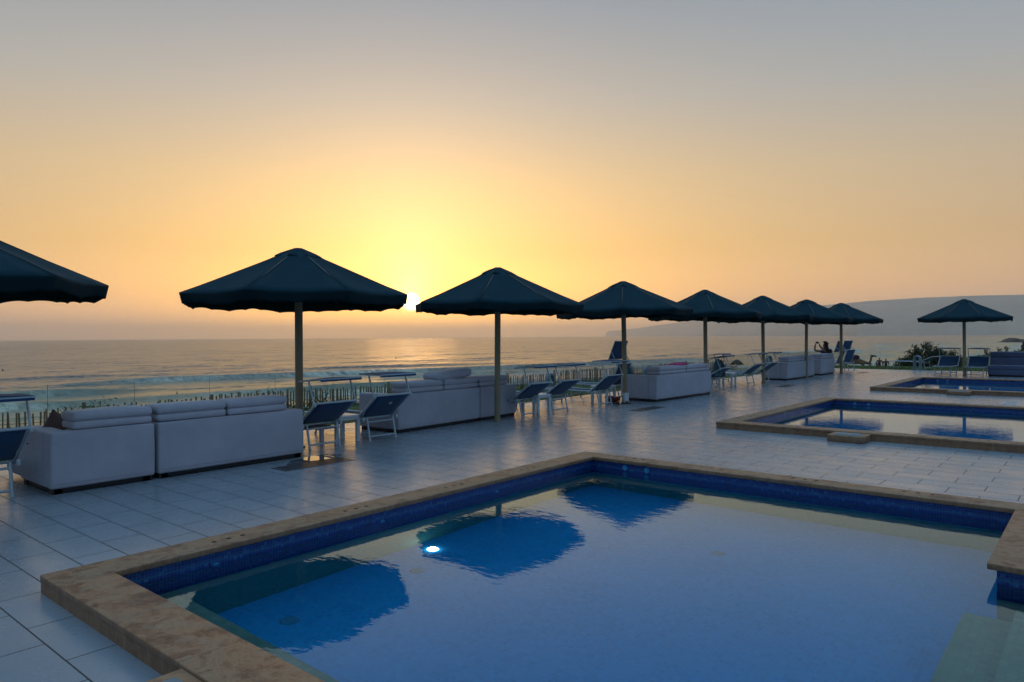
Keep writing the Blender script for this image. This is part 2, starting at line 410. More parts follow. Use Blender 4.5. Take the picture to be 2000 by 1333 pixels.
def sea_mat():
    m, t, p = newmat('sea_water')
    g = t.node('ShaderNodeNewGeometry'); pos = g.outputs['Position']
    at = t.node('ShaderNodeAttribute', attribute_name='foam')
    foam = at.outputs['Fac']
    fn = t.noise(t.mapping(pos, (.35, 1.0, 1), rot=(0, 0, R(-18))), .55, 6, .7, .5)
    fo = t.m('MULTIPLY', foam, t.mapr(fn, .36, .60, .08, 1.3), clamp=True)
    depth = t.node('ShaderNodeAttribute', attribute_name='shore').outputs['Fac']
    c = t.mix(depth, (.035, .075, .085), (.19, .21, .12))
    c = t.mix(fo, c, (.64, .59, .47))
    t.put(p.inputs['Base Color'], c)
    t.put(p.inputs['Roughness'], t.m('ADD', t.m('MULTIPLY', fo, .5), .28))
    p.inputs['IOR'].default_value = 1.333
    rot = t.mapping(pos, (1, .30, 1), rot=(0, 0, R(-14)))
    def nv(scale, det, amt, seed):
        n_ = t.node('ShaderNodeTexNoise'); t.put(n_.inputs['Vector'], t.mapping(rot, loc=(seed, seed*2, 0)))
        n_.inputs['Scale'].default_value = scale; n_.inputs['Detail'].default_value = det; n_.inputs['Roughness'].default_value = .6
        return t.vm('MULTIPLY', t.vm('SUBTRACT', n_.outputs['Color'], (.5, .5, .5)), (amt, amt*.6, 0))
    tilt = t.vm('ADD', t.vm('ADD', nv(.035, 4, .6, 3), nv(.22, 5, 1.35, 11)), nv(1.6, 5, 1.7, 29))
    nb = t.bump(t.m('MULTIPLY', fo, .3), .5, .3)
    t.put(p.inputs['Normal'], t.vm('NORMALIZE', t.vm('ADD', nb, tilt)))
    return m
M['sea'] = sea_mat()

def ground_mat():
    m, t, p = newmat('ground_cover')
    g = t.node('ShaderNodeNewGeometry'); pos = g.outputs['Position']
    n = t.noise(pos, .6, 6, .65); n2 = t.noise(pos, .05, 5, .6)
    sand = t.ramp(n, [(.3, (.17, .13, .09)), (.7, (.25, .20, .145))])
    grn = t.ramp(n, [(.3, (.03, .055, .015)), (.7, (.07, .10, .03))])
    at = t.node('ShaderNodeAttribute', attribute_name='green').outputs['Fac']
    k = t.mapr(t.m('ADD', at, t.m('MULTIPLY', t.m('SUBTRACT', n2, .5), .5)), .4, .6, 0, 1)
    t.put(p.inputs['Base Color'], t.mix(k, sand, grn)); p.inputs['Roughness'].default_value = .95
    t.put(p.inputs['Normal'], t.bump(t.noise(pos, 2, 6, .7), .6, .2))
    return m
M['ground'] = ground_mat()
def lawn_mat():
    m, t, p = newmat('lawn_turf')
    pos = t.node('ShaderNodeNewGeometry').outputs['Position']
    n = t.noise(pos, 1.3, 5, .6); n2 = t.noise(pos, 45, 4, .8)
    c = t.ramp(n, [(.3, (.035, .085, .010)), (.7, (.075, .135, .018))])
    c = t.mix(t.mapr(n2, .35, .65, .7, 0), c, (.02, .035, .006))
    t.put(p.inputs['Base Color'], c); p.inputs['Roughness'].default_value = .9
    t.put(p.inputs['Normal'], t.bump(n2, .9, .03)); return m
M['lawn'] = lawn_mat()
def leaf_mat(name, a, b):
    m, t, p = newmat(name)
    pos = t.node('ShaderNodeNewGeometry').outputs['Position']
    c = t.ramp(t.noise(pos, 6, 3), [(.3, a), (.7, b)])
    t.put(p.inputs['Base Color'], c); p.inputs['Roughness'].default_value = .7
    tr = t.node('ShaderNodeBsdfTranslucent'); t.put(tr.inputs[0], c)
    ms = t.node('ShaderNodeMixShader'); ms.inputs[0].default_value = .25
    t.l.new(p.outputs[0], ms.inputs[1]); t.l.new(tr.outputs[0], ms.inputs[2]); t.l.new(ms.outputs[0], t.n['Material Output'].inputs[0])
    return m
M['grass'] = leaf_mat('grass_blades', (.04, .09, .012), (.09, .16, .025))
M['leaf'] = leaf_mat('shrub_leaves', (.03, .045, .02), (.07, .09, .035))
M['leaf2'] = leaf_mat('green_shrub_leaves', (.035, .08, .025), (.08, .13, .04))
M['bark'] = plain('bark', (.06, .045, .03), .9, .3, 20, .6)
def hill_mat():
    m, t, p = newmat('hill_scrub')
    pos = t.node('ShaderNodeNewGeometry').outputs['Position']
    n = t.noise(pos, .004, 6, .65); n2 = t.noise(pos, .02, 5, .7)
    c = t.ramp(n, [(.35, (.28, .26, .22)), (.65, (.42, .39, .34))])
    c = t.mix(t.mapr(n2, .45, .6, 0, .6), c, (.2, .21, .17))
    t.put(p.inputs['Base Color'], c); p.inputs['Roughness'].default_value = 1; return m
M['hill'] = hill_mat()
def glass_mat():
    m = bpy.data.materials.new('balustrade_glass'); m.use_nodes = True; t = NT(m.node_tree); t.n.remove(t.n['Principled BSDF'])
    lw = t.node('ShaderNodeFresnel'); lw.inputs[0].default_value = 1.45
    tr = t.node('ShaderNodeBsdfTransparent'); tr.inputs[0].default_value = (.97, .985, .98, 1)
    gl = t.node('ShaderNodeBsdfGlossy'); gl.inputs['Roughness'].default_value = .02
    ms = t.node('ShaderNodeMixShader'); t.l.new(t.m('MULTIPLY', lw.outputs[0], .35), ms.inputs[0]); t.l.new(tr.outputs[0], ms.inputs[1]); t.l.new(gl.outputs[0], ms.inputs[2])
    t.l.new(ms.outputs[0], t.n['Material Output'].inputs[0]); return m
M['glass'] = glass_mat()
def lamp_mat(name, colr, k):
    m, t, p = newmat(name); t.put(p.inputs['Base Color'], (.8, .85, .9, 1))
    t.put(p.inputs['Emission Color'], (*colr, 1)); p.inputs['Emission Strength'].default_value = k; return m
M['lamp_on'] = lamp_mat('pool_lamp_lit', (.85, .96, 1.0), 8.0)
M['lamp_off'] = plain('pool_fitting', (.04, .27, .46), .4)

# ------------------------------------------------------------------ setting
PX0, PX1, POOL_H, CW = -5.32, 3.2, .118, .29      # outer coping west edge, east end
POOLS = [1.535, 11.93, 22.55]                      # outer near edge of each coping
PL = 6.29
DECK = (-11.22, 16.0, -7.0, 36.62)
# deck: one sheet with openings for the pools
mb = MB()
xs = [DECK[0], PX0+.1, 3.1, DECK[1]]
ys = [DECK[2]]
for y in POOLS: ys += [y+.1, y+PL-.1]
ys.append(DECK[3])
def cell(x0, x1, y0, y1):
    mb.add([(x0, y0, 0), (x1, y0, 0), (x1, y1, 0), (x0, y1, 0)], [(0, 1, 2, 3)])
for i in range(3):
    for j in range(len(ys)-1):
        if i == 1 and j % 2 == 1: continue
        cell(xs[i], xs[i+1], ys[j], ys[j+1])
x0, x1, y0, y1 = DECK
for a, b in (((x0, y0), (x0, y1)), ((x0, y1), (x1, y1)), ((x1, y1), (x1, y0)), ((x1, y0), (x0, y0))):
    mb.add([(a[0], a[1], 0), (b[0], b[1], 0), (b[0], b[1], -.3), (a[0], a[1], -.3)], [(0, 1, 2, 3)])
tag(mb.build('pool_deck', M['deck']), kind='structure')

def sstep(a, b, x):
    t = max(0, min(1, (x-a)/(b-a))); return t*t*(3-2*t)
def lerp_table(tb, y):
    if y <= tb[0][0]: return tb[0][1]
    for (a, p), (b, q) in zip(tb, tb[1:]):
        if y <= b: return p+(q-p)*(y-a)/(b-a)
    return tb[-1][1]
COAST = [(-3000, -200), (-400, -80), (0, -62), (60, -61), (110, -50), (160, -37), (210, -24), (300, -18), (600, -45), (1000, -62), (2000, -130), (6200, -410), (7200, 500), (12000, 3000)]
def coast(y): return lerp_table(COAST, y)
def ground_h(x, y):
    # terrace platform, then a bank down to the beach
    dx = max(-17.6-x, 0); dy = max(y-43.0, 0)
    dl = dx; 
    s = x-coast(y)                      # metres inland of the water's edge
    inland = -8.0+max(-3.0, min(6.0, s*.14)) if s < 43 else -2.0
    inland = min(-.9, -8.0+s*.145) if s > -25 else -11.6
    if x > -17.6 and y < 43.0: h = -.9
    else:
        dd = math.hypot(dx, dy)
        h = -.9-.16*dx-.055*dy
        h = max(h, -12)
        h = min(h, inland) if dx > 3 else min(h, max(inland, -.9-.055*dy))
    # grassy rise at the right, 100 m off
    r = math.hypot((x+2.0)/13.0, (y-101)/22.0)
    h = max(h, -.05-1.9*max(0, r-.35)**1.3-.45*r) if r < 2.2 else h
    if s < -20: h = min(h, -11)
    return h
def axis(lo, hi, fine_lo, fine_hi, st, grow=1.13):
    v = []; x = fine_lo
    while x <= fine_hi: v.append(x); x += st
    d_ = st; x = fine_hi
    while x < hi: d_ *= grow; x = min(hi, x+d_); v.append(x)
    d_ = st; x = fine_lo
    while x > lo: d_ *= grow; x = max(lo, x-d_); v.insert(0, x)
    return v
gx = axis(-900, 4000, -72, 40, 1.6); gy = axis(-900, 7000, -30, 230, 2.4)
mb = MB(); n = len(gx)
vs = [(x, y, ground_h(x, y)+.12*noise.noise(Vector((x*.3, y*.3, 0)))*(0 if (x > -18 and y < 44) else 1)) for y in gy for x in gx]
mb.add(vs, [(j*n+i, j*n+i+1, (j+1)*n+i+1, (j+1)*n+i) for j in range(len(gy)-1) for i in range(n-1)], True)
# pull the sheet down below the pools
mb.v = [(x, y, -1.9 if (-10 < x < 15 and -6 < y < 35) else z) for x, y, z in mb.v]
go = mb.build('ground', M['ground']); tag(go, kind='structure')
ga = go.data.attributes.new('green', 'FLOAT', 'POINT')
ga.data.foreach_set('value', [1.0 if (math.hypot((x+2)/13, (y-101)/22) < 1.05 or (y > 240 and x > coast(y)+25) or (x > -19 and y < 50)) else 0.0 for x, y, z in mb.v])

# lawn sheet round the deck
mb = MB()
def lawn_z(x, y): return -.015-.30*sstep(-11.6, -16.5, x)*1.0-.05*sstep(38, 42, y)+.02*noise.noise(Vector((x*.7, y*.7, 1)))
def lz(x, y): return -.012-.28*max(0, min(1, (-11.3-x)/5.0))-.03*max(0, min(1, (y-37)/5))
lx = [-17.0+.38*i for i in range(16)]; lx[-1] = -11.22; lyy = [-8+.6*i for i in range(84)]
def strip(xs_, ys_):
    mb.add([(x, y, lz(x, y)) for y in ys_ for x in xs_], [(j*len(xs_)+i, j*len(xs_)+i+1, (j+1)*len(xs_)+i+1, (j+1)*len(xs_)+i) for j in range(len(ys_)-1) for i in range(len(xs_)-1)], True)
strip(lx, lyy)
strip([-11.22+.55*i for i in range(60)], [36.62, 37.5, 38.5, 39.5, 40.5, 41.8])
tag(mb.build('lawn', M['lawn']), kind='structure')
# blades of grass where the lawn shows largest
mb = MB()
def blade(x, y, z, hgt):
    a = random.uniform(0, math.pi); w_ = random.uniform(.004, .008); lx_ = random.uniform(-.02, .02); ly_ = random.uniform(-.02, .02)
    dx, dy = math.cos(a)*w_, math.sin(a)*w_
    mb.add([(x-dx, y-dy, z), (x+dx, y+dy, z), (x+lx_, y+ly_, z+hgt)], [(0, 1, 2)])
for k in range(15000):
    x = random.uniform(-14.5, -11.24); y = random.uniform(3, 22); blade(x, y, lz(x, y)-.005, random.uniform(.02, .055))
for k in range(9000):
    x = random.uniform(-11, 1); y = random.uniform(36.64, 41); blade(x, y, lz(x, y)-.005, random.uniform(.03, .07))
tag(mb.build('grass_blades', M['grass']), 'short green grass growing on the lawn beyond the deck', 'grass', kind='stuff')

# sea -----------------------------------------------------------------
SEA = -8.0
# breakers: (distance seaward of the coast, height, width, foam)
mb = MB()
sy = axis(-21500, 21500, -60, 420, 1.5, 1.16)
su = axis(-12, 21000, -12, 190, .75, 1.10)         # metres seaward of the coast line
def sea_pt(u, y):
    x = coast_s(y)-u
    z = SEA
    foam = 0.0; 
    if u < 420 and -80 < y < 1500:
        fade = max(0, min(1, (1500-y)/700))
        for k, (uc, hh, ww) in enumerate(((10, .3, 2.0), (22, .45, 2.2), (36, .6, 2.6), (54, .8, 3.0), (76, .95, 3.4), (104, .9, 4), (140, .6, 5), (190, .5, 7), (260, .4, 9))):
            wob = 7*noise.noise(Vector((y*.011, k*3.7, 0)))+2.2*noise.noise(Vector((y*.05, k*9.1, 4)))
            act = max(0, min(1, .55+1.7*noise.noise(Vector((y*.017+k*11, k*2.3, 7)))))
            q = (u-uc-wob)/ww
            shape = math.exp(-q*q) if q > 0 else math.exp(-(q*1.9)**2)
            z += 1.3*hh*act*shape*fade
            if k < 6:
                br = max(0, min(1, 1.5*noise.noise(Vector((y*.03+k*5, k, 2)))+.35))*act*1.1
                # foam on the shoreward face and a sheet left behind it
                if q < .25: foam = max(foam, br*math.exp(-((q+.5)/.8)**2)*1.6*fade)
                foam = max(foam, .55*br*math.exp(-((q+2.5)/2.2)**2)*fade)
        if u < 14: foam = max(foam, .8*(1-u/14))
    if u < 900: z += .10*noise.noise(Vector((x*.12, y*.12, 0)))*max(0, 1-u/900)
    return (x, y, z), min(1, foam), max(0, min(1, 1-(u-5)/120))
def coast_s(y): return lerp_table(COAST, y) if y < 6200 else -410
pts = [sea_pt(u, y) for y in sy for u in su]
n = len(su)
mb.add([p[0] for p in pts], [(j*n+i+1, j*n+i, (j+1)*n+i, (j+1)*n+i+1) for j in range(len(sy)-1) for i in range(n-1)], True)
so = mb.build('sea', M['sea']); tag(so, kind='structure')
so.data.attributes.new('foam', 'FLOAT', 'POINT').data.foreach_set('value', [p[1] for p in pts])
so.data.attributes.new('shore', 'FLOAT', 'POINT').data.foreach_set('value', [p[2] for p in pts])

# hills ---------------------------------------------------------------
RIDGE = [(-32.6, -.02), (-32.39, .42), (-31.5, .46), (-30, .62), (-28.24, .859), (-23.95, 1.41), (-20.2, 1.82), (-16.6, 2.17), (-14.56, 2.31), (-13.2, 2.42), (-10, 2.54), (-7, 2.576), (-4.2, 2.54), (0, 2.6), (6, 2.3), (12, 1.9), (20, 1.2)]
mb = MB(); na = 260; nr = 16; vs = []
for i in range(na+1):
    az = -32.6+52.0*i/na
    el = lerp_table(RIDGE, az)
    D = 7600+5500*max(0, min(1, (-az-14)/18.4))**1.0
    top = 1.65+D*math.tan(R(el))
    for j in range(nr+1):
        f = j/nr
        d_ = D-1100*(1-f)-(180*noise.noise(Vector((az*.25, 0, 3))))*(1-f)
        prof = f**.75
        z = -8.5+(top+8.5)*prof
        v3 = Vector((az*.5, f*3, 0))
        if 0 < j: z += (top*.10)*noise.noise(v3*1.4)*f*(1-f)*3
        if j == nr: z += 1.2*noise.noise(Vector((az*6, 0, 0)))+1.6*abs(noise.noise(Vector((az*14, 0, 0))))
        vs.append((d_*math.sin(R(az)), d_*math.cos(R(az)), z))
    vs.append(((D+900)*math.sin(R(az)), (D+900)*math.cos(R(az)), -9))
nn = nr+2
mb.add(vs, [(i*nn+j, (i+1)*nn+j, (i+1)*nn+j+1, i*nn+j+1) for i in range(na) for j in range(nn-1)], True)
tag(mb.build('hills', M['hill']), kind='structure')

# pools ---------------------------------------------------------------
def make_pool(y0, label, idx):
    root = empty('swimming_pool', (PX0, y0, 0)); X0, Y0 = 0.0, 0.0
    L = PL; H = POOL_H; E = PX1-PX0
    tag(root, label, 'swimming pool', 'pools with stone coping along the deck')
    xi, yi0, yi1 = CW, CW+.02, L-CW+.02
    nx, ny = 4.72, 4.13      # notch corner: coping turns east here
    c = MB(); th = .045
    # coping ring as butted slabs with a slightly projecting lip over the pool
    def slab(x0, x1, y0_, y1_, z0=-.002): c.rbox(x0, x1, y0_, y1_, z0, H, .008, 2)
    zt_ = H-.042
    def cap(x0, x1, y0_, y1_): c.rbox(x0, x1, y0_, y1_, zt_, H, .006, 2)
    cap(-.004, xi+.02, -.004, L+.004)
    cap(xi+.0205, E, -.004, yi0+.02)
    cap(xi+.0205, E, yi1-.02, L+.004)
    cap(nx-.02, E, ny-.02, yi1-.0205)
    c.build('coping', M['stone'], root)
    c = MB()
    c.box(0, xi-.032, 0, L, -.002, zt_); c.box(xi-.0318, E, 0, yi0-.032, -.002, zt_)
    c.box(xi-.0318, E, yi1+.032, L, -.002, zt_); c.box(nx+.032, E, ny+.032, yi1+.0318, -.002, zt_)
    c.build('coping_base', M['stone'], root)
    # skimmer plinth standing out from the near side, top a little lower than the coping
    k = MB(); k.rbox(1.99, 2.52, -.42, -.001, 0, H-.012, .012, 2)
    sk = k.build('skimmer_box', M['stone'], root)
    k = MB(); k.rbox(2.07, 2.42, -.35, -.07, H-.013, H-.006, .003, 2)
    k.build('skimmer_lid', M['arch'], sk)
    # mosaic walls (faces towards the water), standing back 3 cm under the coping lip
    wmb = MB(); b = .03; dz = -1.06; zt = H-.043
    def wall(p, q, z0, z1): wmb.add([(p[0], p[1], z0), (q[0], q[1], z0), (q[0], q[1], z1), (p[0], p[1], z1)], [(0, 1, 2, 3)])
    A = (xi-b, yi0-b); B = (xi-b, yi1+b); Cc = (nx+b, yi1+b); D_ = (nx+b, ny+b); E_ = (E-.05, ny+b)
    F_ = (E-.05, yi0-b)
    loop = [A, B, Cc, D_, E_, F_]
    for p, q in zip(loop, loop[1:]+loop[:1]): wall(p, q, -.36, zt)
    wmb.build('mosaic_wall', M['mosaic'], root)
    um = MB(); wmb = um
    def wall2(p, q, z0, z1): um.add([(p[0], p[1], z0), (q[0], q[1], z0), (q[0], q[1], z1), (p[0], p[1], z1)], [(0, 1, 2, 3)])
    for p, q in zip(loop, loop[1:]+loop[:1]): wall2(p, q, dz, -.36)
    um.build('lower_wall', M['teal_mosaic'], root); um = MB()
    # ledge along the near side, steps in the east bay
    um.box(A[0]+.002, nx-.12, A[1]+.002, A[1]+.50, dz+.002, -.46)
    um.box(nx-.12+.002, E-.06, A[1]+.002, ny-.28, dz+.004, -.42)
    um.box(nx+.16, E-.061, A[1]+.004, ny-.29, -.4195, -.20)
    um.build('pale_ledge', M['pale_mosaic'], root)
    f = MB(); f.add([(A[0], A[1], dz), (E, A[1], dz), (E, B[1], dz), (A[0], B[1], dz)], [(0, 1, 2, 3)])
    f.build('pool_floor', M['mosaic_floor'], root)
    wt = MB(); wz = -.022
    wt.add([(A[0]+.0005, A[1], wz), (E, A[1], wz), (E, D_[1], wz), (D_[0], D_[1], wz), (A[0]+.0005, D_[1], wz)], [(0, 1, 2, 3, 4)])
    wt.add([(A[0]+.0005, D_[1], wz), (D_[0], D_[1], wz), (Cc[0], Cc[1], wz), (A[0]+.0005, Cc[1], wz)], [(0, 1, 2, 3)])
    wo = wt.build('water', M['pool_water'], root)
    # overflow holes in threes
    for yy in (1.2, 2.4, 3.64, 4.86):
        for q in (-.115, 0, .115):
            hm = MB(); hm.cyl((.165, yy+q), .019, H-.004, H+.0015, 12); hm.build('drain_hole', M['hole'], root)
    for xx in (.8, 1.82, 2.86, 3.92):
        for q in (-.12, 0, .12):
            hm = MB(); hm.cyl((xx+q, L-.10), .019, H-.004, H+.0015, 12); hm.build('drain_hole', M['hole'], root)
    for xx in ((.72, 1.35, 2.95, 3.9) if idx else (3.0, 3.9)):
        for q in (-.12, 0, .12):
            hm = MB(); hm.cyl((xx+q, .2), .019, H-.004, H+.0015, 12); hm.build('drain_hole', M['hole'], root)
    # wall inlets and lamps
    def disc_on(kind, p, nrm, r, mat, nm):
        m_ = MB(); p = Vector(p); nrm = Vector(nrm)
        m_.tube([p, p+nrm*.012], [r, r*.85], 18); return m_.build(nm, mat, root)
    for yy in (1.05, 2.62, 4.2): disc_on('x', (A[0], yy, -.045), (1, 0, 0), .035, M['lamp_off'], 'inlet_fitting')
    for xx in (.75, 1.05): disc_on('y', (xx, B[1], .02), (0, -1, 0), .035, M['lamp_off'], 'inlet_fitting')
    for (xx, yy) in ((.75, 1.35), (.75, 2.6), (2.6, 4.6)): disc_on('z', (xx, yy, dz+.001), (0, 0, 1), .07, M['lamp_off'], 'floor_inlet')
    return root
pools = []
for i, y in enumerate(POOLS):
    pools.append(make_pool(y, ['nearest swimming pool with travertine coping and three parasols mirrored in it',
                               'middle swimming pool with skimmer box on its near coping and warm sky in the water',
                               'farthest swimming pool in front of the two loungers facing the camera'][i], i))
# lit lamp in the nearest pool
lp = MB(); lp.tube([(.47, 3.05, -1.055), (.47, 3.05, -1.035)], [.055, .05], 20)
lo = lp.build('pool_lamp', M['lamp_on'], pools[0]); lo['label'] = 'lit white underwater lamp'

# ------------------------------------------------------------------ parasols
UR, UZ, UTOP, NV = 1.68, 2.27, 2.99, 8
def canopy_pt(k, t, seed, drop=0.0, rad=UR, z0=UZ, z1=2.93, r0=.20):
    """k: angle in panel units, t: 0 top .. 1 rim"""
    fr = k-math.floor(k); a = R(-16)+2*math.pi*k/NV
    # a flat panel between two ribs, sagging a little between them
    a0 = R(-16)+2*math.pi*math.floor(k)/NV; a1 = a0+2*math.pi/NV
    r = r0+(rad-r0)*t
    p0 = Vector((math.cos(a0)*r, math.sin(a0)*r, 0)); p1 = Vector((math.cos(a1)*r, math.sin(a1)*r, 0))
    p = p0.lerp(p1, fr)
    z = z1+(z0-z1)*(t**.93)
    z -= .030*math.sin(math.pi*fr)*t*(1.1-t*.6)*4*.5
    n = noise.noise(Vector((p.x*1.7+seed*9, p.y*1.7, seed)))
    z += .012*n*t
    return (p.x, p.y, z-drop)
def make_parasol(seed):
    root = empty('parasol')
    pm = MB(); pm.tube([(0, 0, .0), (0, 0, 2.86)], [.058, .058], 20)
    pm.tube([(0, 0, 0), (0, 0, .02)], [.085, .085], 20)
    pm.build('pole', M['pole'], root)
    cm = MB(); nt = 8; ns = 6
    for k_ in range(NV): cm.grid(lambda u, v, k_=k_: canopy_pt(k_+min(u, 1-1e-7), v, seed), ns, nt)
    canopy = cm.build('canopy', M['canopy'], root, solid=.003)
    # seam tapes along the ribs
    sm = MB()
    for k in range(NV):
        a = R(-16)+2*math.pi*k/NV
        pts = [Vector(canopy_pt(k, t/6, seed))+Vector((0, 0, .004)) for t in range(7)]
        s_ = Vector((-math.sin(a), math.cos(a), 0))*.008
        vs = []
        for p in pts: vs += [p-s_-Vector((0, 0, .004)), p+Vector((0, 0, .003)), p+s_-Vector((0, 0, .004))]
        sm.add(vs, [f for i in range(6) for f in ((i*3, i*3+1, i*3+4, i*3+3), (i*3+1, i*3+2, i*3+5, i*3+4))], True)
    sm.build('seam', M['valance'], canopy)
    # valance with a wavy hem
    vm_ = MB(); nn_ = NV*24
    rs = random.Random(seed)
    ph = [rs.uniform(0, 6) for _ in range(6)]
    def val(u, v):
        k = u*NV if u < 1 else 0.0
        p = Vector(canopy_pt(min(k, NV-1e-6) if u < 1 else 0.0, 1.0, seed))
        a = math.atan2(p.y, p.x)
        flut = .012*math.sin(u*2*math.pi*26+ph[0])*v+.02*math.sin(u*2*math.pi*9+ph[1])*v
        out_ = -.03*v+flut*.7
        sc = abs(math.sin(u*math.pi*NV*4+ph[5]*0))
        drop = .13*v+(.018*(1-sc)**1.3+.010*math.sin(u*2*math.pi*5+ph[2])+.010*math.sin(u*2*math.pi*11+ph[3]))*v
        return (p.x+math.cos(a)*out_, p.y+math.sin(a)*out_, p.z-drop+.002)
    vm_.grid(val, nn_, 4)
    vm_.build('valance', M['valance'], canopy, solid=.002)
    # raised vent cap
    vc = MB()
    def cap(u, v):
        k = u*NV if u < 1 else 0.0
        x, y, z = canopy_pt(min(k, NV-1e-6) if u < 1 else 0.0, v, seed+3, rad=.36, z0=2.885, z1=3.0, r0=.06)
        z += .012*math.sin(u*2*math.pi*6+ph[4])*v - .02*v**4
        return (x, y, z)
    vc.grid(cap, NV*6, 4)
    vc.disc((0, 0, 3.0), .062, 16)
    vc.build('vent_cap', M['canopy'], root, solid=.004)
    for k in range(NV):
        a = R(-16)+2*math.pi*k/NV; rb = MB()
        p0 = Vector(canopy_pt(k, .0, seed)); p1 = Vector(canopy_pt(k, .99, seed))
        rb.bar(p0-Vector((0, 0, .02)), p1-Vector((0, 0, .02)), .022, .022)
        rbo = rb.build('rib', M['rib'], root)
        st = MB(); mid = p0.lerp(p1, .55); st.bar((math.cos(a)*.08, math.sin(a)*.08, 2.33), mid-Vector((0, 0, .03)), .018, .018)
        st.build('strut', M['rib'], rbo)
    hb = MB(); hb.cyl((0, 0), .085, 2.28, 2.38, 16); hb.build('hub', M['rib'], root)
    return root
protos = [make_parasol(1), make_parasol(2), make_parasol(3)]
UM = [(-9.15, 1.56, 'parasol cut by the left edge of the photo, only its right rim in view', 10),
      (-9.32, 6.08, 'large navy parasol standing behind the pale sofas, left of the setting sun', 8),
      (-9.13, 10.38, 'navy parasol just right of the setting sun, its pole before the pale sofa', 13),
      (-9.13, 15.18, 'navy parasol whose pole has a white wrapper at its foot', 4),
      (-9.10, 19.7, 'navy parasol behind the sofa with the pink towel, its vent cap lifted', 17),
      (-9.03, 24.1, 'navy parasol third from the right end of the long row, beside two shaded loungers', 8),
      (-8.85, 28.0, 'navy parasol second from the right end of the long row', 30),
      (-8.72, 32.2, 'navy parasol at the right end of the long row, beside upright lounger backs', 12),
      (-4.28, 32.5, 'navy parasol standing alone at the right, between two loungers facing the camera', 3)]
for i, (x, y, lab, rot) in enumerate(UM):
    o = protos[i] if i < 3 else copy_tree(protos[[1, 0, 2][i % 3]])
    o.location = (x, y, 0)
    k = [0, 0, 1, 0, 2, 1, 3, 0, 2][i]
    o.rotation_euler = (R(random.uniform(-.7, .7)), R(random.uniform(-.7, .7)), R(45*k+(rot % 9)-3))
    tag(o, lab, 'parasol', 'navy parasols on the terrace')

